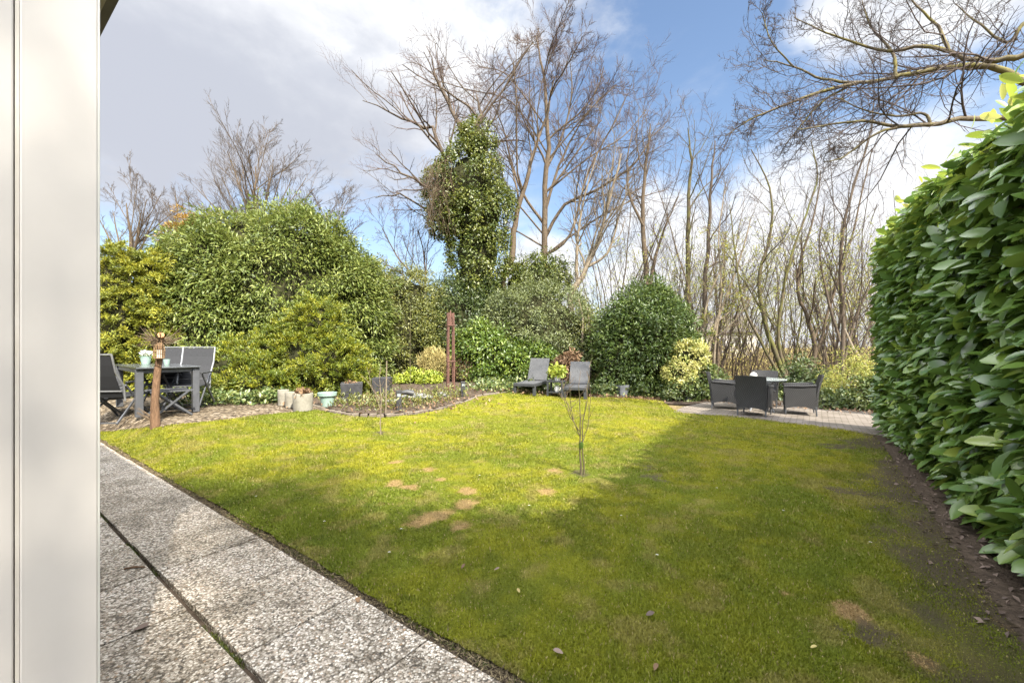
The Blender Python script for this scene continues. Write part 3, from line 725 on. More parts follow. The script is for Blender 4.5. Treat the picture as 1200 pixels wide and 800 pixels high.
# ------------------------------------------------------------------ house corner at the left
def house():
    ox, oy = uv_xy(-1.66, .27); rz = math.atan2(UY, UX)
    root = thing('house', (ox, oy, 0), 'white painted house corner with sealed panel joint beside the slab path', 'house', rz)
    # local x = u, y = v relative to the corner
    MB().box((-.10, -.078, 1.3), (.20, .146, 2.6)).build('corner_post', M['paint'], root, bevel=.004)
    MB().box((-.103, -.0035, 1.3), (.20, .007, 2.6)).build('corner_trim', M['paint_trim'], root, bevel=.002)
    MB().box((-.098, -.1545, 1.3), (.194, .007, 2.6)).build('seal', M['seal'], root)
    MB().box((-.1005, -.56, 1.3), (.20, .80, 2.6)).build('side_wall', M['paint'], root, bevel=.004)
    MB().box((-3.6, -.10, 1.3), (6.75, .18, 2.6)).build('front_wall', M['paint'], root)
    MB().box((-3.60, -.47, 2.535), (7.1, 1.06, .03)).build('soffit', M['soffit'], root)
    MB().box((-3.60, .072, 2.61), (7.1, .03, .17)).build('fascia', M['fascia'], root)
    mb = MB(); mb.add([(-7.2, .12, 2.70), (-.03, .12, 2.70), (-.03, -1.2, 3.1), (-7.2, -1.2, 3.1), (-7.2, .12, 2.74), (-.03, .12, 2.74), (-.03, -1.2, 3.14), (-7.2, -1.2, 3.14)],
                      [(0, 1, 2, 3), (4, 5, 6, 7), (0, 1, 5, 4), (1, 2, 6, 5), (2, 3, 7, 6), (3, 0, 4, 7)]); mb.build('roof', M['roof'], root)
house()

# ------------------------------------------------------------------ laurel hedge on the right
def hedge():
    rng = np.random.default_rng(21); rz = math.atan2(UY, UX); U0, HV0, HV1, HH, TH = 1.02, -1.2, 9.5, 2.76, 1.25
    ox, oy = uv_xy(U0, HV0); root = thing('laurel_hedge', (ox, oy, 0), 'tall clipped cherry laurel hedge with large glossy leaves along the lawn', 'hedge', rz)
    L = HV1 - HV0
    def bulge(v, z): return .13 * (fbm(v, z, 1.1, 3, 2) - .5) + .20 * (fbm(v + 9, z, 2.6, 3, 6) - .5)
    P = []; O = []
    # face
    n = 13500; v = rng.uniform(0, L, n); z = rng.uniform(-.05, HH + .05, n) ; ok = (v > 2.0) | (rng.random(n) < .35); v, z = v[ok], z[ok]; n = len(v)
    low = .07 * S((.3 - z) / .3)
    P.append(np.stack([-bulge(v, z) + low + rng.exponential(.075, n), v, z], -1)); O.append(np.tile([-1., 0, 0], (n, 1)))
    # top
    n = 5200; v = rng.uniform(0, L, n); u = rng.uniform(-.02, TH, n)
    P.append(np.stack([u, v, HH - .02 + .10 * (fbm(u, v, 1.6, 3, 8) - .5) - rng.exponential(.05, n) - .12 * S((.12 - u) / .15)], -1)); O.append(np.tile([-.15, 0, 1.], (n, 1)))
    # far end, and a sparse back
    n = 3000; u = rng.uniform(0, TH, n); z = rng.uniform(0, HH, n)
    P.append(np.stack([u, L - rng.exponential(.07, n) + bulge(u, z), z], -1)); O.append(np.tile([0, 1., 0], (n, 1)))
    n = 2600; v = rng.uniform(0, L, n); z = rng.uniform(.1, HH, n)
    P.append(np.stack([TH + 0 * v + rng.uniform(-.1, .05, n), v, z], -1)); O.append(np.tile([1., 0, 0], (n, 1)))
    P = np.concatenate(P); P[:, 2] *= 1 + .07 * S((P[:, 1] - 3) / 6); P[:, 0] -= .17 * S((P[:, 1] - 3.0) / 7.5); O = np.concatenate(O); O = unit(O + rng.normal(0, .25, O.shape))
    gz = T(ox + P[:, 0] * UX + P[:, 1] * VX, oy + P[:, 0] * UY + P[:, 1] * VY); P[:, 2] = np.maximum(P[:, 2], gz + .03)
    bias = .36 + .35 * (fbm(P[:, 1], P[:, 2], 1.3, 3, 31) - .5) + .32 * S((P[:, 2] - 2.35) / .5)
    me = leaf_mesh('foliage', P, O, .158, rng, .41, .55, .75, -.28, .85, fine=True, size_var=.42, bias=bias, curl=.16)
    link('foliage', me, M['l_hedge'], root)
    # pale new shoots along the top edge
    n = 200; v = rng.uniform(3.3, L, n); u = rng.uniform(-.10, .35, n); zz = HH + rng.uniform(-.06, .12, n)
    zz = zz * (1 + .07 * S((v - 3) / 6))
    Pn = np.stack([u - .17 * S((v - 3.0) / 7.5), v, zz], -1); me = leaf_mesh('new_shoots', Pn, unit(rng.normal(0, .5, (n, 3)) + np.array([-.3, 0, .8])), .11, rng, .38, .8, .6, .25, .3, fine=True)
    link('new_shoots', me, M['l_hedge_new'], root)['kind'] = 'stuff'
    mb = MB()
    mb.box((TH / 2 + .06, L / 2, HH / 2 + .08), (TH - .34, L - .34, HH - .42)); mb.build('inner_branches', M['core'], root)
    mb = MB(); r2 = random.Random(3)
    for i in range(260):
        v = r2.uniform(1.5, L - .2); z = r2.uniform(.1, HH - .25); y2 = v + r2.uniform(-.25, .25)
        mb.tube([(.30, v, z - .1), (.12, (v + y2) / 2, z), (-.02 + r2.uniform(-.04, .06), y2, z + r2.uniform(.0, .15))], [.007, .005, .003], 4)
    for i in range(14):
        v = 1 + i * .6; mb.tube([(.45, v, -.15), (.4, v + .05, .3), (.35, v, .8)], [.03, .025, .02], 6)
    mb.build('branches', M['bark'], root)['kind'] = 'stuff'
hedge()

# ------------------------------------------------------------------ evergreens along the back
shrub('thuja_hedge', [lobe(20, 120, 300, 475, 9.4, .5), lobe(90, 165, 292, 474, 9.3, .6), lobe(140, 205, 296, 470, 9.6, .7), lobe(-60, 60, 300, 480, 9.3, .6)], M['l_thuja'],
      'golden yellow conifer hedge behind the grey garden table', 'hedge', 31, 1900, 55, .18, .07, .30, .8, .7, -.05, .5, spray=.26)
shrub('conifer', [lobe(200, 258, 258, 330, 11.6), lobe(214, 246, 252, 300, 11.6)], M['l_orange'],
      'bronze orange conifer tip rising behind the big rhododendron mound', 'conifer', 32, 130, 60, .16, .07, .28, .9, .6, .3, .4, flat=.6)
shrub('rhododendron', [lobe(188, 300, 275, 478, 10.6, .6), lobe(205, 420, 254, 470, 11.7, .62), lobe(330, 446, 290, 465, 12.0, .7), lobe(185, 260, 330, 478, 10.1, .7)], M['l_rhodo'],
      'huge rounded green rhododendron mound rising above the golden yew', 'shrub', 33, 1750, 36, .25, .12, .30, .75, .55, -.22, .8, core=.87)
shrub('yew', [lobe(238, 320, 405, 476, 9.3, .6), lobe(305, 425, 388, 482, 9.7, .55), lobe(345, 398, 350, 440, 9.9, .9), lobe(262, 345, 428, 474, 9.0, .5), lobe(380, 428, 408, 474, 10.0, .8), lobe(318, 360, 378, 430, 9.9, .9), lobe(285, 322, 396, 440, 9.5, .9)], M['l_yew'],
      'low spreading golden yew in front of the rhododendron mound', 'shrub', 34, 900, 56, .17, .065, .30, .9, .7, .12, .5, spray=.34)
shrub('viburnum', [lobe(420, 508, 330, 470, 13.9, .7), lobe(440, 506, 318, 400, 14.1, .7), lobe(405, 450, 380, 470, 13.2, .8), lobe(392, 462, 306, 440, 13.6, .7), lobe(470, 508, 352, 420, 13.8, .8)], M['l_olive'],
      'loose olive green evergreen shrub between rhododendron mound and wooden obelisk', 'shrub', 35, 520, 38, .24, .085, .42, .6, .8, -.05, .6)
shrub('holly', [lobe(496, 575, 338, 466, 15.2, .7), lobe(520, 600, 330, 466, 15.6, .7), lobe(500, 540, 332, 400, 15.4)], M['l_dark'],
      'dark green evergreen standing directly behind the wooden obelisk', 'shrub', 36, 520, 38, .26, .09, .42, .6, .8, -.1, .6)
shrub('elaeagnus', [lobe(572, 690, 336, 450, 14.6, .75), lobe(560, 640, 350, 450, 14.4, .7), lobe(640, 700, 365, 458, 14.9, .7)], M['l_greygreen'],
      'rounded grey green shrub with pale leaves behind the two loungers', 'shrub', 37, 620, 42, .22, .08, .38, .6, .85, .0, .6)
shrub('spotted_laurel', [lobe(540, 600, 388, 466, 13.3, .7), lobe(580, 648, 402, 464, 13.4, .7), lobe(548, 580, 384, 430, 13.4)], M['l_bright'],
      'low bright green laurel beside the left lounger', 'shrub', 38, 380, 32, .19, .11, .42, .65, .7, -.15, .7)
shrub('ivy_bush', [lobe(604, 664, 304, 356, 16.6, .8), lobe(590, 630, 316, 360, 16.4)], M['l_ivy'],
      'ivy bush at the foot of the tall bare tree', 'shrub', 39, 200, 34, .22, .09, .55, .6, .9, .0, .6)
shrub('portugal_laurel', [lobe(710, 804, 346, 466, 12.8, .75), lobe(703, 756, 380, 466, 12.6, .75), lobe(748, 808, 366, 464, 12.9, .7), lobe(714, 798, 340, 430, 12.9, .7)], M['l_laurel'],
      'large glossy dark green laurel shrub behind the grey pot', 'shrub', 40, 900, 32, .22, .105, .36, .7, .65, -.12, .75)
shrub('privet', [lobe(676, 712, 362, 464, 13.9, .8)], M['l_olive'],
      'thin olive shrub with pale stems between right lounger and glossy laurel', 'shrub', 41, 170, 26, .26, .07, .4, .5, .9, .0, .5, core=.55,
      stems=[([W(684, 462, 13.6), W(682, 420, 13.5), W(683, 372, 13.5), W(678, 350, 13.6)], [.05, .045, .03, .015]), ([W(690, 462, 13.6), W(694, 410, 13.5), W(688, 360, 13.6)], [.04, .03, .015])])
shrub('euonymus', [lobe(786, 824, 402, 438, 11.9, .8), lobe(782, 808, 425, 452, 11.7, .8), lobe(806, 826, 404, 426, 12.0, .8)], M['l_varieg'],
      'yellow and cream variegated shrub between glossy laurel and wicker chairs', 'shrub', 42, 150, 30, .12, .07, .5, .6, .8, .0, .6, core=.7,
      stems=[([W(804, 466, 11.9), W(803, 440, 11.9), W(806, 412, 12)], [.03, .025, .015])])
shrub('copper_shrub', [lobe(648, 684, 418, 452, 12.9, .6)], M['l_dry'],
      'rusty brown dry leaved shrub between the two loungers', 'shrub', 43, 80, 30, .12, .09, .5, .5, .9, .0, .5, core=.6)
shrub('lime_plant', [lobe(628, 672, 0, 0, 12) if False else (*W(483, 456, 12.6)[:2], .12, .75, .45, .30), (*W(500, 456, 12.5)[:2], .1, .6, .4, .26)], M['l_lime'],
      'low lime green clump of leaves in the flower bed', 'plant', 44, 110, 40, .12, .08, .55, .5, .8, .25, .7, core=.6)
shrub('bed_plant', [(*W(418, 466, 10.7)[:2], .26, .30, .28, .24)], M['l_bright'], 'small green leafy plant beside the black square planter', 'plant', 45, 40, 26, .09, .09, .55, .5, .8, .2, .7, core=.5)
shrub('reed_clump', [lobe(496, 520, 412, 452, 13.0, .8)], M['l_straw'], 'straw coloured dry shrub left of the wooden obelisk', 'plant', 46, 60, 24, .16, .13, .12, .4, .6, .6, .3, core=.3)
shrub('reed_clump', [lobe(537, 556, 416, 458, 13.0, .8)], M['l_dry'], 'brown dry stalky shrub right of the wooden obelisk', 'plant', 47, 50, 22, .16, .12, .12, .4, .6, .6, .3, core=.3)

# shrubs behind the patio
shrub('barberry', [lobe(972, 1045, 432, 482, 10.4, .6), lobe(985, 1030, 420, 480, 10.9, .6)], M['l_bud'],
      'yellow green sunny shrub at the right back of the patio', 'shrub', 48, 190, 26, .2, .06, .5, .4, 1, .2, .5, core=0)
shrub('skimmia', [lobe(1000, 1048, 452, 488, 9.9, .6), lobe(960, 1010, 462, 486, 10.2, .6)], M['l_cover'],
      'low leafy evergreen beside the blue pot on the patio', 'shrub', 49, 120, 26, .13, .085, .45, .5, .9, .1, .6, core=.5)
shrub('dark_shrub', [lobe(918, 960, 428, 466, 12.2, .7), lobe(936, 966, 440, 470, 11.6, .7)], M['l_dark'],
      'small dark evergreen behind the right wicker chair', 'shrub', 50, 120, 26, .16, .08, .5, .5, .9, .1, .6, core=.7)
shrub('holly_bush', [lobe(810, 850, 432, 470, 11.9, .6), lobe(780, 822, 446, 470, 11.6, .5)], M['l_cover'],
      'low evergreen clump under the variegated shrub', 'shrub', 51, 140, 28, .14, .08, .5, .5, .9, .1, .6, core=.6)
shrub('unseen_shade_tree', [(2.55, -1.65, 3.5, .9, .9, 1.7), (2.2, -1.25, 2.4, .9, .9, 1.5), (3.15, -2.15, 2.2, 1.0, 1.0, 2.1)], M['l_dark'],
      'unseen dense evergreen added behind the laurel hedge to shade the near lawn', 'tree', 52, 420, 40, .3, .12, .4, .6, .8, 0, .6, back=1)  # out-of-frame tree, added for its shadow on the foreground grass

def shade_tree():  # added unseen crown, shaped and set along the sun ray to shade the post
    c = Vector((-1.18, .97, 1.2)) + TO_SUN * 20
    shrub('unseen_shade_tree', [(c.x, c.y, c.z, 1.0, 1.0, 1.1), (c.x + .3, c.y - .2, c.z + 1.2, .9, .9, .9), (c.x - .2, c.y + .2, c.z - 1.1, .9, .9, .9), (c.x, c.y, c.z - 2.2, .7, .7, .8)], M['l_dark'],
          'unseen tall evergreen added towards the sun to shade the house corner', 'tree', 53, 150, 24, .5, .2, .4, .6, .9, 0, .6, back=1, core=0,
          stems=[([(c.x, c.y, -.1), (c.x + .1, c.y, 6), (c.x, c.y + .1, 12), (c.x, c.y, c.z + 1.5)], [.3, .24, .16, .04])])
shade_tree()

def cover():
    rng = np.random.default_rng(61); P = []
    def band(px, n, w):
        pl = [G(*p) for p in px]; seg = np.array([[p.x, p.y] for p in pl]); k = rng.random(n) * (len(seg) - 1); i = np.minimum(k.astype(int), len(seg) - 2); f = (k - i)[:, None]
        q = seg[i] * (1 - f) + seg[i + 1] * f + rng.normal(0, 1, (n, 2)) * w; return q
    q = np.concatenate([band([(700, 463), (740, 464), (790, 467), (838, 466)], 6500, .16), band([(560, 457), (610, 456), (660, 459), (700, 462)], 3000, .25),
                        band([(760, 460), (800, 462), (840, 462)], 4000, .35), band([(940, 471), (985, 474), (1045, 481)], 4500, .22), band([(870, 465), (930, 467)], 2000, .3),
                        band([(210, 475), (300, 471), (330, 470)], 1800, .22)])
    n = len(q); z = T(q[:, 0], q[:, 1]); h = .24 * rng.random(n) ** 1.3 * (.4 + fbm(q[:, 0], q[:, 1], 2.2, 2, 4) * 1.2)
    P = np.stack([q[:, 0], q[:, 1], z + h], -1); O = unit(rng.normal(0, .6, (n, 3)) + np.array([0, -.4, .8]))
    me = leaf_mesh('ground_cover', P, O, .085, rng, .6, .5, .8, .0, .8)
    tag(link('ground_cover', me, M['l_cover']), 'trailing ivy and ground cover along the foot of the shrubs', 'ground cover', kind='stuff')
    n = 1500; q = np.concatenate([band([(560, 458), (700, 465), (780, 469)], 500, .12), band([(400, 470), (470, 474), (540, 465)], 700, .5), band([(830, 470), (1040, 486)], 300, .2)]); n = len(q)
    P = np.stack([q[:, 0], q[:, 1], T(q[:, 0], q[:, 1]) + .02 + .03 * rng.random(n)], -1)
    me = leaf_mesh('fallen_leaves', P, unit(rng.normal(0, 1, (n, 3)) + np.array([0, 0, .5])), .07, rng, .6, .5, .8, 0, .8)
    tag(link('fallen_leaves', me, M['l_dry']), 'brown fallen leaves scattered along the borders', 'leaves', kind='stuff')
    q = band([(1048, 535), (1100, 590), (1170, 665), (1290, 800)], 420, .15); n = len(q)
    P = np.stack([q[:, 0], q[:, 1], T(q[:, 0], q[:, 1]) + .012 + .012 * rng.random(n)], -1)
    me = leaf_mesh('soil_litter', P, unit(rng.normal(0, 1, (n, 3)) * np.array([1, 1, .3])), .034, rng, .5, .8, .6, 0, 1.2, size_var=.6)
    tag(link('soil_litter', me, M['l_dead']), 'small dead leaves and crumbs on the bare earth under the laurel hedge', 'leaves', kind='stuff')
    n = 1900; q = band([(395, 474), (450, 476), (500, 472), (545, 462)], n, .35); h = .22 * rng.random(n) ** 1.5
    P = np.stack([q[:, 0], q[:, 1], T(q[:, 0], q[:, 1]) + h], -1); ok = in_poly(q[:, 0], q[:, 1], bed_poly); P = P[ok]; n = len(P)
    me = leaf_mesh('bed_growth', P, unit(rng.normal(0, .6, (n, 3)) + np.array([0, 0, .8])), .08, rng, .3, .6, .8, .4, .4)
    tag(link('bed_growth', me, M['l_olive']), 'low green perennials in the flower bed', 'ground cover', kind='stuff')
cover()

# ------------------------------------------------------------------ ivy clad tree
def ivy_tree():
    t = Tree(71); Y = 15.6; base = W(548, 452, Y); base.z = 0
    spec = [dict(n=9, len=.42, ang=48, rr=.55, seg=6, wander=.14, up=.02, lo=.45), dict(n=8, len=.45, ang=40, seg=5, wander=.16, up=.03, rmin=.008), dict(n=6, len=.5, ang=38, seg=4, wander=.18, up=.05, rmin=.005), dict(n=4, len=.55, ang=35, seg=3, wander=.2, up=.04, rmin=.0035)]
    t.trunk([base, W(549, 330, Y), W(546, 240, Y), W(554, 165, Y), W(562, 135, Y + .2), W(558, 112, Y + .3)], .2, .02, spec, 1, .5)
    for pl, r in (([W(540, 230, Y), W(520, 190, Y), W(508, 150, Y - .3), W(470, 140, Y - .5), W(425, 118, Y - .8)], .11), ([W(545, 250, Y), W(510, 220, Y - .5), W(470, 205, Y - .8), W(440, 180, Y - 1)], .08),
                  ([W(550, 180, Y), W(530, 130, Y), W(510, 90, Y), W(500, 55, Y)], .09), ([W(540, 280, Y), W(505, 250, Y), W(468, 225, Y - .5), W(440, 232, Y - 1)], .06), ([W(556, 170, Y), W(578, 140, Y), W(588, 105, Y)], .05)):
        P = np.array([list(p) for p in pl]); n = len(P); tt = np.linspace(0, n - 1, (n - 1) * 3 + 1); P = np.stack([np.interp(tt, np.arange(n), P[:, i]) for i in range(3)], 1)
        P[1:-1] += t.rng.normal(0, .05, (len(P) - 2, 3)); rad = np.linspace(r, .012, len(P)); t.put(P, rad, 0, 1)
        t.sprout(P, rad, 1, spec, 1, .2)
    root = t.build('ivy_tree', base, 'bare tree with its trunk wrapped in a thick column of ivy', 'tree', M['bark'], M['twig'])
    rng = np.random.default_rng(72)
    lb = [lobe(512, 588, 175, 265, Y), lobe(524, 596, 200, 300, Y), lobe(499, 545, 195, 260, Y), lobe(528, 592, 250, 345, Y), lobe(540, 578, 142, 200, Y), lobe(505, 560, 225, 285, Y), lobe(526, 580, 300, 360, Y)]
    P, O = lobes_surface(lb, 440, rng, .5, zmin=.5); per = 66; k = np.repeat(np.arange(440), per); n = len(k); d = unit(rng.normal(size=(n, 3)) + O[k] * .5)
    pts = P[k] + d * (.26 * rng.uniform(.6, 1.7, 440)[k] * rng.uniform(.3, 1, n))[:, None]; o = unit(d + O[k] * .5); bias = rng.random(440)[k] * .6 + .2
    link('ivy', leaf_mesh('ivy', pts - np.array(base), o, .092, rng, .6, .5, .8, -.2, .7, bias=bias), M['l_ivy'], root)
    cm = core_mesh(lb, .72)
    for v in cm.vertices: v.co = v.co - base
    link('ivy_stems', cm, M['core'], root, smooth=True)
    # dead hanging vine on the left of the column
    ls = []
    for i in range(240):
        a = W(rng.uniform(498, 530), rng.uniform(180, 250), Y - rng.uniform(.5, 1.1)); b = a + Vector((rng.uniform(-.3, .3), rng.uniform(-.2, .2), -rng.uniform(.4, 1.1)))
        m = (a + b) / 2 + Vector((rng.uniform(-.25, .1), -.1, .1)); ls.append((np.array([a, m, b]) - np.array(base), np.array([.005, .005, .004]), 3))
    link('dead_vine', tubes_mesh('dead_vine', ls), M['twig_warm'], root)
ivy_tree()

# ------------------------------------------------------------------ bare trees
SPEC_BIG = [dict(n=11, len=.40, ang=52, rr=.5, seg=7, wander=.10, up=.03, lo=.25, shrink=.92), dict(n=14, len=.42, ang=42, rr=.5, seg=6, wander=.11, up=.05, lo=.14, rmin=.010), dict(n=9, len=.42, ang=40, seg=5, wander=.13, up=.05, lo=.1, rmin=.007), dict(n=7, len=.45, ang=36, seg=3, wander=.13, up=.06, lo=.1, rmin=.0048)]
SPEC_MID = [dict(n=10, len=.36, ang=36, rr=.5, seg=6, wander=.13, up=.05, lo=.25), dict(n=8, len=.42, ang=36, seg=5, wander=.15, up=.05, rmin=.006), dict(n=6, len=.5, ang=36, seg=3, wander=.18, up=.04, rmin=.0045), dict(n=3, len=.5, ang=36, seg=2, wander=.18, up=.04, rmin=.004)]
SPEC_THIN = [dict(n=8, len=.30, ang=34, rr=.45, seg=6, wander=.14, up=.06, lo=.25), dict(n=6, len=.42, ang=36, seg=4, wander=.17, up=.05, rmin=.0055), dict(n=6, len=.55, ang=36, seg=3, wander=.18, up=.04, rmin=.0042)]
def extra(t, pl, r, spec, lev=1, limb=1, lo=.25, r1=.014):
    P = np.array([list(p) for p in pl]); n = len(P); tt = np.linspace(0, n - 1, (n - 1) * 4 + 1)
    # Catmull-Rom through the points
    Q = np.concatenate([P[:1], P, P[-1:]]); out = []
    for x in tt:
        i = min(int(x), n - 2); f = x - i; a, b, c, d = Q[i], Q[i + 1], Q[i + 2], Q[i + 3]
        out.append(.5 * ((2 * b) + (c - a) * f + (2 * a - 5 * b + 4 * c - d) * f * f + (3 * b - a - 3 * c + d) * f ** 3))
    P = np.array(out); P[1:-1] += t.rng.normal(0, r * .12, (len(P) - 2, 3)); rad = np.linspace(r, r1, len(P)); t.put(P, rad, 0, limb); t.sprout(P, rad, lev, spec, limb, lo)
def big_tree():
    t = Tree(81); Y = 17.0; base = W(638, 445, Y); base.z = 0
    t.trunk([base, W(637, 330, Y), W(638, 240, Y), W(643, 175, Y), W(640, 115, Y), W(634, 70, Y), W(628, 42, Y)], .15, .012, SPEC_BIG, 1, .36)
    for pl, r in (([W(638, 280, Y), W(662, 240, Y), W(700, 222, Y - .5), W(745, 190, Y - 1), W(768, 150, Y - 1)], .13), ([W(637, 262, Y), W(612, 225, Y), W(598, 185, Y), W(588, 145, Y), W(570, 110, Y)], .10),
                  ([W(638, 250, Y), W(655, 195, Y), W(680, 145, Y), W(706, 112, Y)], .11), ([W(638, 290, Y), W(600, 268, Y + .5), W(575, 262, Y + .5), W(560, 240, Y)], .06), ([W(640, 200, Y), W(662, 150, Y + 1), W(670, 105, Y + 1), W(668, 75, Y + 1)], .09),
                  ([W(637, 300, Y), W(668, 275, Y), W(690, 200, Y + .6), W(722, 140, Y + .6), W(735, 110, Y + .6)], .10), ([W(638, 300, Y), W(690, 262, Y + .5), W(738, 236, Y + .8), W(782, 222, Y + 1)], .08), ([W(637, 275, Y), W(600, 232, Y - .6), W(565, 205, Y - 1), W(525, 196, Y - 1)], .06), ([W(640, 225, Y), W(690, 185, Y + .6), W(730, 160, Y + .6), W(758, 128, Y + 1)], .07), ([W(640, 190, Y), W(690, 130, Y - .6), W(722, 100, Y - .8)], .06), ([W(641, 180, Y), W(600, 120, Y + .8), W(548, 105, Y + .8), W(505, 92, Y + 1)], .06), ([W(640, 150, Y), W(612, 110, Y), W(590, 85, Y), W(560, 78, Y)], .06)):
        extra(t, pl, r * .62, SPEC_BIG)
    t.build('bare_tree', base, 'tallest bare tree with a wide spreading crown behind the loungers', 'tree', M['bark_warm'], M['twig'])
    t = Tree(82); Y = 16.2; base = W(600, 452, Y); base.z = 0
    t.trunk([base, W(590, 330, Y), W(602, 290, Y), W(603, 262, Y), W(613, 225, Y), W(622, 190, Y), W(638, 150, Y + .3), W(650, 90, Y + .3)], .15, .02, SPEC_MID, 1, .5)
    t.build('bare_tree', base, 'bare tree with an S shaped trunk just right of the ivy column', 'tree', M['bark_warm'], M['twig'])
    t = Tree(83); Y = 15.5; base = W(672, 452, Y); base.z = 0
    t.trunk([base, W(668, 345, Y), W(684, 322, Y), W(700, 285, Y), W(715, 230, Y), W(728, 180, Y)], .13, .02, SPEC_MID, 1, .35)
    extra(t, [W(676, 336, Y), W(676, 290, Y), W(683, 240, Y), W(700, 180, Y)], .07, SPEC_MID); extra(t, [W(690, 312, Y), W(712, 296, Y), W(725, 255, Y), W(738, 215, Y)], .06, SPEC_MID)
    t.build('bare_tree', base, 'bare tree forking low above the rounded grey green shrub', 'tree', M['bark_pale'], M['twig_warm'])
    t = Tree(84); Y = 16.0; base = W(760, 448, Y); base.z = 0
    t.trunk([base, W(757, 330, Y), W(755, 280, Y), W(752, 230, Y), W(758, 180, Y), W(762, 145, Y)], .12, .02, SPEC_THIN, 1, .4)
    extra(t, [W(762, 335, Y), W(768, 300, Y), W(780, 265, Y), W(795, 230, Y)], .08, SPEC_THIN); extra(t, [W(754, 265, Y), W(738, 230, Y), W(735, 190, Y), W(742, 150, Y)], .06, SPEC_THIN)
    t.build('bare_tree', base, 'twin stemmed bare tree rising behind the glossy dark laurel', 'tree', M['bark_warm'], M['twig'])
    t = Tree(85); Y = 15.0; base = W(806, 455, Y); base.z = 0
    t.trunk([base, W(806, 330, Y), W(808, 250, Y), W(810, 190, Y), W(806, 150, Y)], .10, .015, SPEC_THIN, 1, .35)
    t.build('bare_tree', base, 'slim mossy green trunked tree above the right edge of the laurel', 'tree', M['bark_moss'], M['twig'], buds=M['l_bud'], bud_n=1600, bud_size=.05, zr=(.3, 5.6))
    t = Tree(86); Y = 14.6; base = W(822, 458, Y); base.z = 0
    t.trunk([base, W(826, 345, Y), W(830, 270, Y), W(834, 210, Y), W(838, 165, Y)], .09, .015, SPEC_THIN, 1, .3)
    t.build('bare_tree', base, 'dark slender tree standing beside the mossy green trunk', 'tree', M['bark'], M['twig'], buds=M['l_bud'], bud_n=1600, bud_size=.05, zr=(.3, 5.6))
    # left background
    t = Tree(87); Y = 20.0; base = W(302, 400, Y); base.z = .2
    sp = [dict(n=10, len=.42, ang=28, rr=.45, seg=6, wander=.08, up=.04, lo=.1), dict(n=10, len=.40, ang=28, rr=.5, seg=5, wander=.1, up=.04, rmin=.009), dict(n=7, len=.44, ang=28, seg=3, wander=.14, up=.04, rmin=.006), dict(n=5, len=.55, ang=28, seg=2, wander=.14, up=.04, rmin=.005)]
    t.trunk([base, W(302, 340, Y), W(303, 290, Y), W(300, 240, Y), W(299, 195, Y)], .2, .02, sp, 1, .4)
    for k in range(19):
        a = R(-78 + 156 * (k + t.rng.uniform(-.3, .3)) / 18); x0 = 302 + 14 * math.sin(a); rr = t.rng.uniform(.88, 1.04); yy = t.rng.uniform(-2, 2)
        ex, ey = 302 + 98 * math.sin(a) * rr, 300 - 118 * math.cos(a) * rr + 12 * abs(math.sin(a))
        extra(t, [W(x0 - 4 * math.sin(a), 330, Y), W(x0 + 8 * math.sin(a), 305, Y), W(x0 + (ex - x0) * .45, 305 + (ey - 305) * .55, Y + yy * .5), W(ex, ey, Y + yy)], .055, sp, 1, 1, .15)
    t.build('bare_tree', base, 'bare fan shaped tree rising behind the rhododendron mound', 'tree', M['bark_warm'], M['twig_far'])
    for i, (x, top, lab) in enumerate(((150, 238, 'bare twiggy tree above the golden conifer hedge beside the house'), (385, 250, 'faint bare tree at the right shoulder of the rhododendron mound'), (212, 262, 'small bare tree between conifer hedge and bronze conifer'))):
        t = Tree(88 + i); Y = 21 + i; base = W(x, 400, Y); base.z = .2
        t.trunk([base, W(x, 330, Y), W(x + 4, 290, Y), W(x - 2, top, Y)], .16, .02, sp, 1, .35)
        for dx in (-34, -18, 16, 32): extra(t, [W(x, 325, Y), W(x + dx * .5, 290, Y), W(x + dx, top + abs(dx) * .5, Y)], .07, sp, 1, 1, .2)
        t.build('bare_tree', base, lab, 'tree', M['bark_warm'], M['twig_far'])
    t = Tree(92); Y = 15.8; base = W(500, 452, Y); base.z = 0
    extra(t, [base, W(500, 350, Y), W(485, 325, Y), W(465, 300, Y), W(448, 268, Y)], .07, SPEC_MID, 0, 1, .3); extra(t, [W(500, 350, Y), W(497, 300, Y), W(490, 270, Y)], .04, SPEC_MID, 1, 1)
    extra(t, [W(492, 340, Y), W(470, 320, Y), W(450, 308, Y)], .03, SPEC_MID, 1, 1)
    t.build('bare_tree', base, 'small bare leaning tree between viburnum and ivy column', 'tree', M['bark'], M['twig'])
big_tree()

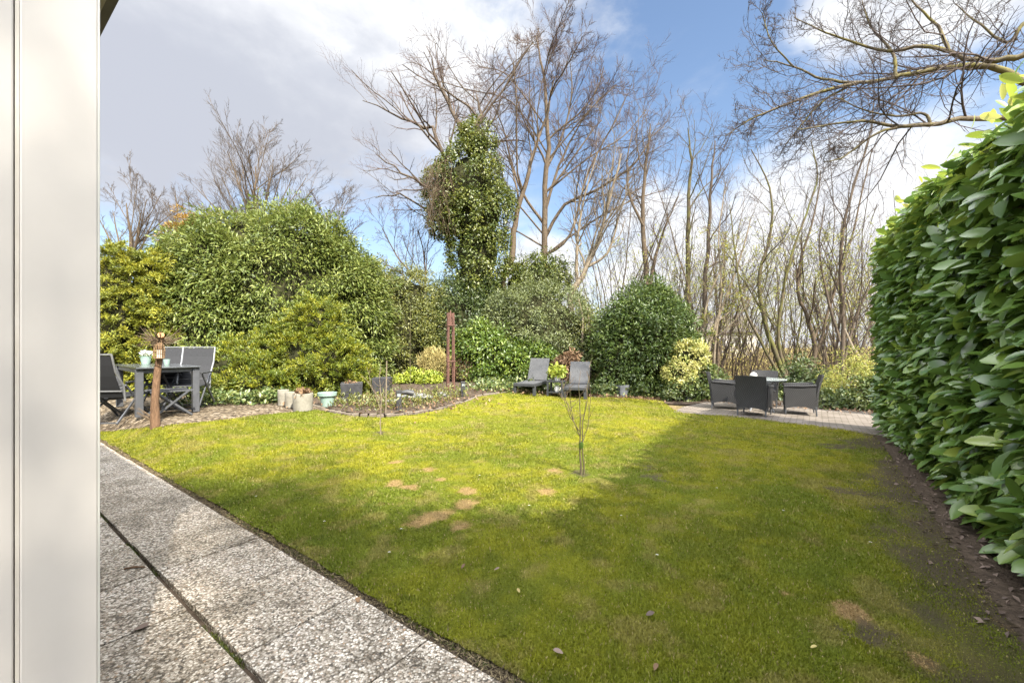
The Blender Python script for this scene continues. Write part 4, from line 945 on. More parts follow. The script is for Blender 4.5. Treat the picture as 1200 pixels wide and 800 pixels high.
# right hand thicket
def thicket():
    Y = 13.2; t = Tree(101); base = W(924, 458, Y); base.z = -.1
    for pl, r in (([(926, 458), (905, 405), (893, 360), (890, 320), (903, 275), (902, 220), (880, 175)], .085), ([(928, 458), (912, 400), (918, 340), (930, 290), (945, 250), (958, 205), (950, 165)], .06), ([(922, 456), (898, 412), (872, 360), (862, 300), (855, 240)], .06)):
        extra(t, [W(x, y, Y) for x, y in pl], r, SPEC_THIN, 0, 0, .2)
    t.build('hazel', base, 'leaning multi stemmed hazel rising directly behind the wicker chairs', 'tree', M['bark_moss'], M['twig_dark'], buds=M['l_bud'], bud_n=2600, bud_size=.05, zr=(.3, 5.2))
    Y = 13.8; t = Tree(102); base = W(945, 455, Y); base.z = -.1
    for pl, r in (([(945, 450), (955, 410), (945, 370), (935, 340), (940, 300), (955, 250), (962, 200)], .085), ([(948, 430), (962, 400), (970, 365), (985, 320), (1000, 270), (1012, 215), (1022, 175)], .06)):
        extra(t, [W(x, y, Y) for x, y in pl], r, SPEC_THIN, 0, 0, .2)
    t.build('hazel', base, 'V shaped forking bare tree behind the right wicker chair', 'tree', M['bark_warm'], M['twig_dark'], buds=M['l_bud'], bud_n=2200, bud_size=.05, zr=(.3, 5.2))
    Y = 13.0; t = Tree(103); base = W(986, 455, Y); base.z = -.1
    for pl, r in (([(986, 450), (988, 380), (985, 320), (988, 270), (1000, 220), (1018, 165), (1024, 120)], .07), ([(990, 420), (1005, 365), (1030, 320), (1050, 290)], .045), ([(984, 400), (968, 340), (960, 290), (966, 240)], .045)):
        extra(t, [W(x, y, Y) for x, y in pl], r, SPEC_THIN, 0, 0, .2)
    t.build('hazel', base, 'dark upright bare tree just left of the laurel hedge end', 'tree', M['bark'], M['twig_dark'], buds=M['l_bud'], bud_n=2200, bud_size=.05, zr=(.3, 5.2))
    Y = 13.6; t = Tree(104); base = W(842, 458, Y); base.z = -.1
    for pl, r in (([(820, 458), (832, 400), (850, 350), (868, 300), (880, 255)], .07), ([(836, 458), (838, 400), (845, 340), (842, 280), (850, 215)], .05), ([(815, 458), (822, 400), (830, 350), (848, 310)], .06)):
        extra(t, [W(x, y, Y) for x, y in pl], r, SPEC_THIN, 0, 0, .2)
    t.build('hazel', base, 'pale barked leaning stems beside the variegated shrub', 'tree', M['bark_pale'], M['twig_warm'], buds=M['l_bud'], bud_n=2600, bud_size=.05, zr=(.3, 5.2))
    # prototypes of young trees and their copies
    protos = []
    for s in range(4):
        t = Tree(110 + s)
        for k in range(3 + s % 2):
            a = t.rng.uniform(0, 6.28); h = t.rng.uniform(4.2, 7.0); b = np.array([.12 * math.cos(a), .12 * math.sin(a), 0])
            d = np.array([.22 * math.cos(a) + t.rng.normal(0, .08), .22 * math.sin(a), 1.0]); P, rad, _ = t.line(b, d, h, t.rng.uniform(.020, .036), .005, 9, .07, .03)
            t.put(P, rad, 0, 0); t.sprout(P, rad, 0, [dict(n=9, len=.30, ang=34, rr=.5, seg=5, wander=.12, up=.07, lo=.12), dict(n=8, len=.45, ang=34, seg=3, wander=.18, up=.05, rmin=.0034)], 0)
        bark = (M['bark_moss'], M['bark'], M['bark'], M['bark_warm'])[s]
        protos.append(t.build('young_tree', (0, 0, -.1), 'thin bare multi stemmed young tree in the thicket beyond the garden', 'tree', bark, M['twig_far'] if s % 2 else M['twig'], group='young trees in the thicket', buds=M['l_bud'], bud_n=1100, bud_size=.055, zr=(.3, 4.2)))
    rg = random.Random(17); spots = []
    for i in range(44):
        x = rg.uniform(700, 1075); Y = rg.uniform(14.5, 27)
        if i < 18: x = rg.uniform(780, 1060); Y = rg.uniform(13.4, 17)
        spots.append((x, Y))
    for x, Y in ((648, 20), (690, 22), (725, 19), (560, 24), (480, 23), (515, 21), (620, 26), (455, 26)): spots.append((x, Y))
    for i, (x, Y) in enumerate(spots):
        o = protos[i] if i < 4 else copy_thing(protos[i % 4])
        sc = rg.uniform(.8, 1.25) * (1.0 if Y < 18 else 1.15); X = (x - 600) / F * Y
        o.location = (X, Y, float(T(X, Y)) - .06); o.rotation_euler = (rg.uniform(-.06, .06), rg.uniform(-.06, .06), rg.uniform(0, 6.28)); o.scale = (sc, sc, sc * rg.uniform(.9, 1.15))
    # far undergrowth: one mass of dry stems
    rng = np.random.default_rng(19); n = 9000; X = rng.uniform(-4, 34, n); Y = rng.uniform(15, 34, n); ls = []
    h = rng.uniform(.4, 2.0, n) * (.45 + .9 * fbm(X, Y, .4, 3, 5)); lean = rng.normal(0, .28, (n, 2))
    P0 = np.stack([X, Y, T(X, Y) - .05], -1); P1 = P0 + np.stack([lean[:, 0] * h * .4, lean[:, 1] * h * .4, h * .55], -1); P2 = P0 + np.stack([lean[:, 0] * h, lean[:, 1] * h, h], -1)
    ls = [(np.array([P0[i], P1[i], P2[i]]), np.array([.011, .009, .004]), 3) for i in range(n)]
    tag(link('undergrowth', tubes_mesh('undergrowth', ls), M['twig_warm']), 'tangle of dry stems filling the ground under the thicket', 'undergrowth', kind='stuff')
    n = 52000; i = rng.integers(0, len(P2), n); f = rng.random((n, 1)); P = P0[i] * (1 - f) + P2[i] * f + rng.normal(0, .10, (n, 3)); P[:, 2] = np.maximum(P[:, 2], .02)
    me = leaf_mesh('scrub', P, unit(rng.normal(0, 1, (n, 3)) + np.array([0, -.3, .6])), .085, rng, .5, .5, .9, .1, .5)
    tag(link('scrub', me, leaf_mat('scrub_leaf', [(.20, .18, .04), (.38, .33, .09), (.52, .45, .17)], rough=.7, trans=.3)), 'sunny yellow brown scrub beyond the patio', 'scrub', kind='stuff')
thicket()

# fallen leaning pole behind patio
t_ = thing('fallen_branch', W(1025, 462, 10.9), 'bare fallen branch leaning diagonally behind the patio', 'branch')
MB().tube([Vector(W(1032, 455, 10.8)) - t_.location, Vector(W(1012, 425, 11.0)) - t_.location, Vector(W(1000, 408, 11.2)) - t_.location, Vector(W(990, 385, 11.5)) - t_.location], [.04, .035, .03, .015], 7).build('branch', M['bark_pale'], t_, smooth=True)

# far pale house
def far_house():
    Y = 48.0; p = W(842, 400, Y); p.z = 0
    r = thing('cottage', p, 'pale house glimpsed through the thicket beyond the garden', 'house')
    wall = mat('pale_render', rough=.8, var=(2, (.30, .28, .26), (.38, .36, .33)))
    MB().box((0, 3, 1.5), (9, 6, 3.0)).build('wall', wall, r)
    MB().add([(-4.8, -.4, 3), (4.8, -.4, 3), (4.8, 6.4, 3), (-4.8, 6.4, 3), (-4.8, 3, 5.2), (4.8, 3, 5.2)], [(0, 1, 5, 4), (2, 3, 4, 5), (0, 4, 3), (1, 2, 5), (0, 3, 2, 1)]).build('roof', M['roof'], r)
    for x in (-2.6, 0, 2.6):
        w = MB().box((x, -.03, 1.7), (1.3, .08, 1.2)).build('window', M['blackplastic'], r); MB().box((x, -.06, 1.7), (.08, .05, 1.2)).build('frame', M['ceramic'], w)
far_house()

# ------------------------------------------------------------------ overhanging tree on the right
def overhang():
    t = Tree(131); base = Vector((10.2, 6.3, -.1))
    sp = [dict(n=12, len=.36, ang=44, rr=.4, seg=7, wander=.17, up=.0, lo=.2, rmin=.010), dict(n=13, len=.36, ang=46, rr=.45, seg=6, wander=.20, up=.03, lo=.1, rmin=.006), dict(n=10, len=.42, ang=48, seg=4, wander=.22, up=.06, lo=.1, rmin=.004), dict(n=6, len=.42, ang=44, seg=3, wander=.2, up=.08, rmin=.003)]
    trunk = [base, base + Vector((-.1, 0, 2.2)), base + Vector((-.2, .1, 4.4)), base + Vector((-.1, .3, 6.5)), base + Vector((.1, .2, 9))]
    P = np.array([list(p) for p in trunk]); t.limbs.append((P, np.array([.32, .28, .24, .18, .10]), 12))
    j = trunk[2]; k = trunk[3]
    for pl, r in (([j, W(1235, 118, 6.7), W(1196, 94, 6.8), W(1160, 78, 6.9), W(1105, 80, 7.0), W(1055, 89, 7.1), W(1005, 97, 7.2), W(965, 93, 7.3), W(930, 78, 7.4), W(895, 70, 7.5)], .066),
                  ([j, W(1240, 62, 6.3), W(1190, 68, 6.4), W(1150, 70, 6.6), W(1112, 60, 6.7), W(1100, 32, 6.8), W(1075, 8, 6.9), W(1050, -20, 7)], .06),
                  ([W(1112, 60, 6.7), W(1080, 54, 6.8), W(1040, 60, 7), W(995, 48, 7.1), W(960, 35, 7.2), W(930, 20, 7.3)], .034),
                  ([trunk[1] + Vector((-.1, 0, 1.2)), W(1215, 150, 6.9), W(1140, 139, 6.6), W(1090, 146, 6.6), W(1050, 148, 6.7), W(1010, 142, 6.8), W(968, 147, 6.9), W(935, 152, 7.0)], .055),
                  ([W(1090, 146, 6.6), W(1083, 133, 6.6), W(1050, 136, 6.6), W(1010, 128, 6.7), W(985, 115, 6.8)], .025),
                  ([W(1060, 148, 6.7), W(1030, 155, 6.7), W(1005, 172, 6.8), W(985, 186, 6.8), W(965, 190, 6.8)], .024),
                  ([W(1005, 97, 7.2), W(960, 108, 7.2), W(915, 125, 7.2), W(880, 140, 7.2), W(850, 160, 7.2)], .035),
                  ([W(1000, 98, 7.2), W(965, 118, 7.3), W(940, 145, 7.3), W(920, 170, 7.4)], .026),
                  ([k, W(1230, 20, 7), W(1200, 28, 7), W(1180, 50, 7.1), W(1150, 30, 7.2), W(1120, 5, 7.3)], .05),
                  ([W(1050, 89, 7.1), W(1045, 60, 7.2), W(1020, 30, 7.3), W(1010, 0, 7.4)], .03), ([W(930, 78, 7.4), W(905, 50, 7.5), W(893, 15, 7.5)], .018)):
        extra(t, pl, r, sp, 1, 0, .3, r1=.007)
    t.build('overhanging_tree', base, 'bare tree overhanging from behind the laurel hedge with mossy limbs', 'tree', M['bark_limb'], M['twig_dark'])
overhang()

# ------------------------------------------------------------------ saplings on the lawn
def sapling(base, stems, label, m, seed):
    rng = np.random.default_rng(seed); root = thing('sapling', base, label, 'sapling'); ls = []; tw = []
    for pl, r in stems:
        P = np.array([list(Vector(p) - base) for p in pl]); n = len(P); tt = np.linspace(0, n - 1, (n - 1) * 3 + 1); P = np.stack([np.interp(tt, np.arange(n), P[:, i]) for i in range(3)], 1)
        P[1:] += rng.normal(0, .004, (len(P) - 1, 3)); rad = np.linspace(r * .62, .0025, len(P)); ls.append((P, rad, 7))
        for i in range(7):
            k = rng.integers(len(P) // 3, len(P)); d = unit(np.array([rng.normal(), rng.normal(), .9])); L = rng.uniform(.05, .16)
            tw.append((np.array([P[k], P[k] + d * L * .5, P[k] + d * L + np.array([0, 0, .02])]), np.array([.003, .0025, .0018]), 4))
    link('trunk', tubes_mesh('trunk', ls), m, root); link('crown', tubes_mesh('crown', tw), M['twig_warm'], root); return root
b = G(681, 557); Y = b.y
s1 = sapling(b, [([b, W(680, 520, Y), W(680, 490, Y), W(679, 452, Y)], .019), ([b + Vector((.03, 0, 0)), W(683, 520, Y), W(682, 495, Y), W(688, 470, Y), W(690, 440, Y)], .014), ([W(680, 512, Y), W(672, 492, Y), W(664, 472, Y), W(660, 455, Y)], .009),
             ([W(679, 505, Y), W(668, 488, Y - .05), W(662, 470, Y - .1)], .008), ([W(682, 520, Y), W(689, 500, Y + .1), W(692, 470, Y + .1), W(690, 430, Y)], .007), ([W(672, 492, Y), W(668, 470, Y), W(668, 448, Y)], .006)],
             'bare multi stemmed sapling staked in the middle of the lawn', M['bark_moss'], 1)
mb = MB(); mb.lathe([(.022, 0), (.024, .03), (.022, .06)], 8, c=(.0, .0, .29)); mb.build('tie', M['l_bright'], s1)
b2 = G(446, 509); Y = b2.y
sapling(b2, [([b2, W(446, 490, Y), W(447, 470, Y), W(445, 445, Y), W(446, 425, Y)], .015), ([W(446, 480, Y), W(440, 462, Y), W(432, 448, Y), W(424, 440, Y)], .007), ([W(446, 475, Y), W(452, 455, Y), W(462, 445, Y)], .006), ([W(447, 470, Y), W(436, 455, Y), W(430, 430, Y)], .006)],
        'thin pale sapling near the flower bed on the left of the lawn', M['bark_pale'], 2)
st = thing('stake', G(452, 484), 'pale wooden stake behind the thin pale sapling', 'stake'); MB().tube([(0, 0, 0), (0.01, 0, .5), (.02, 0, .95)], [.013, .012, .010], 6).build('pole', M['bark_pale'], st)
st = thing('garden_cane', G(481, 460), 'tall thin cane in front of the olive shrub', 'cane'); MB().tube([(0, 0, 0), (-.01, 0, 1), (.0, 0, 2.1)], [.007, .007, .005], 6).build('pole', M['bark_moss'], st)

# ------------------------------------------------------------------ stump with lantern
def stump():
    b = G(182, 500); Y = b.y; r = thing('tree_stump', b, 'cut brown tree trunk standing at the edge of the gravel', 'tree stump')
    top = W(189, 395, Y) - b
    P = [Vector((0, 0, -.03)), W(181.5, 470, Y) - b, W(184, 440, Y) - b, W(187, 415, Y) - b, top]
    MB().tube(P, [.062, .048, .043, .038, .036], 14).build('trunk', M['stump'], r, smooth=True)
    MB().tube([top, top + Vector((.035, -.05, .03))], [.038, .042], 12).build('cut_end', M['cutwood'], r)
    rng = np.random.default_rng(3); ls = []
    for i in range(90):
        a = rng.uniform(0, 6.28); L = rng.uniform(.1, .30); d = np.array([math.cos(a), math.sin(a), rng.uniform(-.1, .9)]); p0 = np.array(top) + np.array([0, 0, -.08 + rng.uniform(-.03, .03)])
        ls.append((np.array([p0, p0 + d * L * .5, p0 + d * L + rng.normal(0, .03, 3)]), np.array([.005, .004, .002]), 4))
    link('twig', tubes_mesh('twig', ls), M['twig_warm'], r)
    ls = []
    for i in range(14):
        a = rng.uniform(2, 4.2); h = rng.uniform(.1, .32); d = np.array([math.cos(a), math.sin(a), .8]); p0 = np.array([.0, 0, h * .4])
        ls.append((np.array([p0, p0 + d * .09, p0 + d * .2]), np.array([.006, .005, .003]), 4))
    link('sucker', tubes_mesh('sucker', ls), M['twig_warm'], r)
    lp = W(186.5, 419.5, Y - .075); l = thing('lantern', lp, 'wicker cane lantern hanging on the cut brown trunk', 'lantern')
    l.scale = (.70, .70, .95); mb = MB(); H = .22
    for k in range(18):
        a = 2 * math.pi * k / 18; c, s = math.cos(a), math.sin(a)
        mb.tube([(.085 * c, .085 * s, 0), (.092 * c, .092 * s, H * .45), (.075 * c, .075 * s, H * .85), (.045 * c, .045 * s, H)], .006, 5)
    for z, q in ((0.0, .088), (.10, .094), (H * .85, .078), (H, .048)):
        mb.tube([(q * math.cos(a), q * math.sin(a), z) for a in np.linspace(0, 6.2832, 19)], .006, 5)
    mb.build('cage', M['cane'], l); MB().tube([(-.045, 0, H), (-.03, 0, H + .09), (.03, 0, H + .09), (.045, 0, H)], .004, 5).build('handle', M['cane'], l)
    MB().lathe([(.05, 0.005), (.05, .12), (.0, .12)], 12).build('candle', M['ceramic'], l)
stump()

# ------------------------------------------------------------------ garden table set on the left
RZ = math.atan2(UY, UX)
def garden_table():
    n = G(163, 491); f = n + Vector((.64, .77, 0)) * .72
    rz = math.atan2(f.y - n.y, f.x - n.x)          # short end runs from n to f
    r = thing('garden_table', (n + f) / 2, 'long grey metal garden table on the gravel', 'table', rz); r.location.z = .25; print('table', n, f)
    w = (f - n).length; L = 1.9; h = .775          # local x along the short end, +y away to the left
    a = w / 2
    MB().box((0, L / 2 - .05, h - .012), (w + .10, L + .10, .022)).build('tabletop', M['glass_dark'], r, bevel=.004)
    mb = MB()
    for x in (-a, a): mb.box((x, L / 2 - .05, h - .06), (.045, L, .068))
    for y in (0, L - .1): mb.box((0, y, h - .06), (w - .05, .045, .068))
    mb.build('apron', M['alu'], r, bevel=.004)
    for x in (-a, a):
        for y in (0, L - .1): MB().box((x, y, (h - .025) / 2), (.095, .095, h - .027)).build('leg', M['alu'], r, bevel=.006)
    return r, w, L, h
M['glass_dark'] = mat('dark_glass_top', rough=.18, spec=.5, var=(3, (.045, .05, .055), (.075, .08, .085)))
tbl, TW, TL, TH_ = garden_table()
TM = Matrix.Translation(tbl.location) @ Matrix.Rotation(tbl.rotation_euler.z, 4, 'Z')
def tp(x, y, z=0): return TM @ Vector((x, y, z))
def folding_chair(loc, rz, label):
    """faces local -y; high reclining back of dark mesh"""
    r = thing('folding_chair', loc, label, 'chair', rz, 'folding chairs round the grey table')
    w = .25; by0 = Vector((0, .20, .40)); by1 = Vector((0, .46, 1.09))
    mb = MB(); d = by1 - by0
    mb.sheet([[Vector((x, by0.y, by0.z)) + d * t + Vector((0, .03 * math.sin(t * 3.14), 0)) for x in (-w + .02, 0, w - .02)] for t in (0, .25, .5, .75, .97)], .012, (0, 1, .35)); mb.build('backrest', M['textile'], r)
    mb = MB(); mb.sheet([[(x, y, .43 - .02 * math.sin((y + .28) * 6)) for x in (-w + .02, 0, w - .02)] for y in (-.28, -.12, .05, .2)], .014, (0, 0, 1)); mb.build('seat', M['textile'], r)
    mb = MB()
    for s in (-1, 1): mb.tube([by0 + Vector((s * w, 0, -.05)), by0 + Vector((s * w, .03, .2)), by0 + d * .6 + Vector((s * w, .03, 0)), by1 + Vector((s * w, 0, 0))], .014, 8)
    mb.bar(by1 + Vector((-w, 0, 0)), by1 + Vector((w, 0, 0)), .024, .02); mb.bar(by0 + d * .16 + Vector((-w, .02, 0)), by0 + d * .16 + Vector((w, .02, 0)), .02, .02); mb.build('back_frame', M['alu_light'], r, smooth=True)
    mb = MB()
    for s in (-1, 1): mb.bar((s * w, -.30, .43), (s * w, .22, .42), .022, .03)
    mb.bar((-w, -.30, .43), (w, -.30, .43), .022, .022); mb.build('seat_frame', M['alu'], r, bevel=.004)
    for s in (-1, 1):
        MB().bar((s * (w + .03), .40, .012), (s * (w + .03), -.22, .62), .02, .032).build('leg', M['alu'], r, bevel=.004)
        MB().bar((s * (w + .005), -.34, .012), (s * (w + .005), .20, .60), .02, .032).build('leg', M['alu'], r, bevel=.004)
        MB().box((s * (w + .03), -.02, .645), (.045, .48, .026)).build('armrest', M['resin_dark'], r, bevel=.008)
    MB().bar((-w - .03, .38, .03), (w + .03, .38, .03), .02, .02).build('stretcher', M['alu'], r); MB().bar((-w, -.31, .04), (w, -.31, .04), .02, .02).build('stretcher', M['alu'], r)
    return r
tz = tbl.rotation_euler.z
# near long side is local -x (towards the house); far side is +x
pc = G(139, 493); ch = folding_chair(pc, math.atan2(.99, -.10) + R(90), 'nearest dark mesh folding chair seen from behind beside the house corner')
for (p, face, lab) in ((W(221, 480, 7.35), (.30, -.95), 'dark mesh folding chair at the far side of the grey table, right one'),
                       (W(196, 480, 7.65), (.30, -.95), 'dark mesh folding chair at the far side partly behind the lantern trunk'),
                       (tp(-TW / 2 - .30, 1.12), (.59, .81), 'dark mesh folding chair mostly hidden by the house corner')):
    c = copy_thing(ch, lab); c.location = (p.x, p.y, float(T(p.x, p.y))); c.rotation_euler = (0, 0, math.atan2(face[1], face[0]) + R(90))
def stool():
    p = tp(-.02, -.18); r = thing('folding_stool', p, 'low grey folding footstool at the end of the garden table', 'stool', tz)
    MB().sheet([[(x, y, .40) for x in (-.24, 0, .24)] for y in (-.2, 0, .2)], .014, (0, 0, 1)).build('seat', M['textile'], r)
    mb = MB()
    for y in (-.21, .21): mb.bar((-.27, y, .405), (.27, y, .405), .022, .03)
    mb.build('seat_frame', M['alu'], r)
    for y in (-.22, .22):
        MB().bar((-.25, y, .01), (.20, y, .40), .018, .028).build('leg', M['alu'], r); MB().bar((.25, y * .9, .01), (-.20, y * .9, .40), .018, .028).build('leg', M['alu'], r)
    for x in (-.24, .24): MB().bar((x, -.21, .02), (x, .21, .02), .018, .02).build('stretcher', M['alu'], r)
stool()
def pot(name, loc, prof, m, label, cat='pot', soil=None, n=24, sx=1, sy=1, rz=0, rim=None):
    r = thing(name, loc, label, cat, rz)
    inner = [(q[0] - .018, q[1]) for q in reversed(prof) if q[1] > prof[-1][1] * .55]
    mb = MB(); mb.lathe(prof + inner, n, sx=sx, sy=sy); mb.build('body', m, r, smooth=True)
    if soil is not None: MB().lathe([(.0005, soil), (prof[-1][0] - .02, soil), (prof[-1][0] - .02, soil - .02), (.0005, soil - .02)], n, sx=sx, sy=sy).build('soil', M['soil'], r)
    return r
def leaves_on(root, n, c, rad, size, m, seed, name='plant', aspect=.5, up=.4):
    rng = np.random.default_rng(seed); d = unit(rng.normal(size=(n, 3))); P = np.array(c) + d * np.array(rad) * rng.uniform(.3, 1, (n, 1))
    link(name, leaf_mesh(name, P, d, size, rng, aspect, .6, .8, up, .6), m, root)
p = tp(-.05, 1.45, TH_ + .001); r = pot('flower_pot', p, [(.075, 0), (.095, .10), (.105, .17), (.112, .172), (.112, .19)], M['mint'], 'mint green pot of white flowers on the garden table', 'flower pot', .175)
r.scale = (.78, .78, .78); leaves_on(r, 160, (0, 0, .20), (.12, .12, .06), .05, M['l_bright'], 1); leaves_on(r, 130, (0, 0, .25), (.12, .12, .05), .045, M['petal'], 2, 'blossom', .8, .6)
p = tp(.12, .75, TH_ + .001); pot('cup', p, [(.035, 0), (.045, .05), (.05, .10)], M['mint'], 'small mint green cup on the garden table beside the lantern', 'cup', .07, 14)

# ------------------------------------------------------------------ planters by the gravel
def planter(px, py, wpx, hpx, label, sx=1, sy=1):
    p = G(px, py); k = p.y / F; R0 = wpx * k / 2; Hh = hpx * k
    return pot('concrete_planter', p, [(R0 * .93, 0), (R0 * .97, Hh * .5), (R0, Hh * .985), (R0 * .985, Hh)], M['concrete'], label, 'planter', Hh - .05, 26, sx, sy), Hh
planter(332, 474.5, 12, 18, 'leftmost tall narrow pale concrete planter at the gravel edge')
planter(341, 477, 13, 18, 'middle pale concrete planter squeezed between its two neighbours')
r, Hh = planter(355, 480.5, 22, 20, 'widest pale concrete planter with dry brown growth in front'); leaves_on(r, 140, (0, 0, Hh), (.15, .15, .05), .08, M['l_dry'], 4)
p = G(383.5, 476); k = p.y / F
pot('mint_pot', p, [(.10, 0), (.135, .20), (.165, .202), (.17, .26)], M['mint'], 'pale mint green flower pot beside the concrete planters', 'pot', .22)
p = G(397, 472) + Vector((.12, .35, 0)); p.z = float(T(p.x, p.y)); r = thing('square_planter', p, 'black square planter behind the mint green pot', 'planter', R(20))
def box_pot(r, w0, w1, h, m, soil=True, depth=None):
    depth = depth or 1
    mb = MB(); t = .02
    q = [(-1, -1), (1, -1), (1, 1), (-1, 1)]; vs = []
    for (w, z) in ((w0, 0), (w1, h), (w1 - t, h), ((w0 + w1) / 2 - t, h * .6)):
        vs += [(a * w / 2, b_ * w / 2 * depth, z) for a, b_ in q]
    fs = [(3, 2, 1, 0)]
    for i in range(3):
        for j in range(4): fs.append((i * 4 + j, i * 4 + (j + 1) % 4, (i + 1) * 4 + (j + 1) % 4, (i + 1) * 4 + j))
    fs.append((12, 13, 14, 15)); mb.add(vs, fs); mb.build('body', m, r, bevel=.005)
    if soil: MB().box((0, 0, h * .88), (w1 - t - .012, (w1 - t) * depth - .012, .02)).build('soil', M['soil'], r)
box_pot(r, .38, .42, .36, M['blackplastic']); leaves_on(r, 60, (0, 0, .37), (.17, .17, .04), .05, M['l_dry'], 7)
p = G(448, 463); r = thing('square_planter', p, 'black planter standing against the olive shrub behind the pale sapling', 'planter', R(8)); box_pot(r, .34, .40, .40, M['blackplastic'])
p = G(727, 464.5); r = thing('tapered_pot', p, 'grey tapered square pot in front of the glossy dark laurel', 'pot', R(30)); box_pot(r, .24, .36, .33, M['greypot'])
leaves_on(r, 60, (0, 0, .36), (.12, .12, .08), .08, M['l_laurel'], 8)
p = G(792, 468); pot('small_pot', p, [(.09, 0), (.12, .16), (.125, .18)], M['blackplastic'], 'small dark pot left of the patio under the variegated shrub', 'pot', .15)
p = G(806, 469); pot('small_pot', p, [(.10, 0), (.13, .16), (.14, .18)], M['greypot'], 'small grey pot at the left corner of the patio', 'pot', .15)
p = G(970, 478); r = pot('blue_pot', p, [(.12, 0), (.15, .14), (.155, .20), (.165, .21), (.165, .23)], M['blueglaze'], 'blue glazed pot with a leafy plant at the back of the patio', 'pot', .20); leaves_on(r, 160, (0, 0, .33), (.17, .17, .14), .08, M['l_cover'], 9)
p = G(955, 477); r = thing('wooden_crate', p, 'small weathered wooden crate beside the blue pot', 'crate', R(-20))
mb = MB()
for z in (.05, .13, .21): [mb.box((0, s * .13, z), (.30, .014, .065)) for s in (-1, 1)]; [mb.box((s * .145, 0, z), (.014, .25, .065)) for s in (-1, 1)]
mb.build('slats', M['wood'], r); mb = MB(); [mb.box((a * .135, b_ * .118, .12), (.02, .02, .24)) for a in (-1, 1) for b_ in (-1, 1)]; mb.build('posts', M['wood'], r); MB().box((0, 0, .012), (.27, .23, .014)).build('bottom', M['wood'], r)

# bollard lights, rock, obelisk, solar lamp
def bollard(px, py, h, label, head=False):
    p = G(px, py); r = thing('bollard_light', p, label, 'garden light', R(15))
    MB().box((0, 0, h / 2), (.095, .095, h)).build('post', M['blackplastic'], r, bevel=.006); MB().box((0, 0, h + .006), (.105, .105, .014)).build('cap', M['blackplastic'], r, bevel=.003)
    MB().box((0, -.049, h * .8), (.06, .008, h * .14)).build('lens', M['glass'], r)
    if head:
        MB().tube([(.05, 0, h * .92), (.14, 0, h * .94), (.26, .02, h * .86)], [.03, .05, .06], 10).build('spot_head', M['blackplastic'], r, smooth=True)
bollard(467.5, 480.5, .36, 'black bollard light with a spot head at the front of the flower bed', True)
bollard(542.5, 464.5, .34, 'black bollard light at the right tip of the flower bed')
def rock(px, py, s, label, seed):
    p = G(px, py); bm = bmesh.new(); bmesh.ops.create_icosphere(bm, subdivisions=3, radius=1); rg = random.Random(seed); o = [rg.uniform(0, 9) for _ in range(4)]
    for v in bm.verts:
        c = v.co; f = 1 + .18 * math.sin(c.x * 3 + o[0]) * math.sin(c.y * 4 + o[1]) + .12 * math.sin(c.z * 5 + o[2]); v.co = Vector((c.x * s[0] * f, c.y * s[1] * f, c.z * s[2] * f + s[2] * .55))
    me = bpy.data.meshes.new('rock'); bm.to_mesh(me); bm.free(); o = link('rock', me, M['stone'], smooth=True); o.location = p; tag(o, label, 'rock')
rock(488, 468, (.36, .14, .09), 'long low grey rock in the flower bed', 1); rock(459, 472, (.10, .08, .06), 'small rounded grey rock beside the spot head bollard', 2); rock(518, 464, (.13, .1, .06), 'flat pale rock in front of the obelisk', 3)
def obelisk():
    p = G(528, 457.5); k = p.y / F; Hh = 91 * k; r = thing('obelisk', p, 'tall red brown wooden pole obelisk in the flower bed', 'obelisk', R(25))
    for i, (a, b_) in enumerate(((-1, -1), (1, -1), (1, 1), (-1, 1))):
        MB().tube([(a * .072, b_ * .072, -.02), (a * .07, b_ * .07, Hh * .5), (a * .062, b_ * .062, Hh)], .019, 8).build('pole', M['rustwood'], r, smooth=True)
    for z in (Hh * .38, Hh * .84):
        mb = MB()
        for s in (-1, 1): mb.box((0, s * .09, z), (.22, .018, .025)); mb.box((s * .09, 0, z + .001), (.018, .16, .023))
        mb.build('cross_brace', M['rustwood'], r)
    MB().lathe([(.035, Hh * .84 + .02), (.03, Hh * .9), (.02, Hh * 1.0), (.012, Hh * 1.03)], 10).build('finial', M['rustwood'], r)
obelisk()
p = G(831, 468); r = thing('solar_lamp', p, 'small white solar lamp on a thin stick behind the left wicker chair', 'garden light'); MB().tube([(0, 0, 0), (0, 0, .66)], .012, 8).build('pole', M['alu'], r); MB().lathe([(.02, .64), (.06, .68), (.075, .74), (.08, .745), (.06, .765), (.0005, .775)], 14).build('lamp_head', M['ceramic'], r, smooth=True)

# ------------------------------------------------------------------ loungers
def lounger(foot, pivot_dir, label):
    rz = math.atan2(pivot_dir.y, pivot_dir.x) - R(90)   # local +y from foot to head
    r = thing('sun_lounger', foot, label, 'sun lounger', rz, 'loungers at the back of the lawn')
    w = .29; sh = .30; sl = 1.05; bl = .68; lean = R(27)
    mb = MB(); mb.box((0, sl / 2, sh - .02), (2 * w - .07, sl, .035)); mb.build('seat', M['resin'], r, bevel=.006)
    mb = MB()
    for s in (-1, 1): mb.box((s * (w - .015), .80, sh - .035), (.05, 1.62, .075))
    mb.box((0, -.02, sh - .035), (2 * w, .05, .075)); mb.build('frame', M['resin_dark'], r, bevel=.008)
    for s in (-1, 1):
        for y in (.02, 1.50): MB().box((s * (w - .03), y, (sh - .06) / 2), (.075, .075, sh - .06)).build('leg', M['resin_dark'], r, bevel=.008)
    up = Vector((0, math.sin(lean), math.cos(lean))); a = Vector((0, sl + .0, sh))
    rot = Matrix.Rotation(-lean, 3, 'X')
    MB().box(a + up * bl / 2, (2 * w - .02, .045, bl), rot).build('backrest', M['resin'], r, bevel=.01)
    MB().bar((0, sl + .30, sh - .06), a + up * bl * .7 + Vector((0, .02, 0)), .03, .03).build('prop', M['resin_dark'], r)
    return r
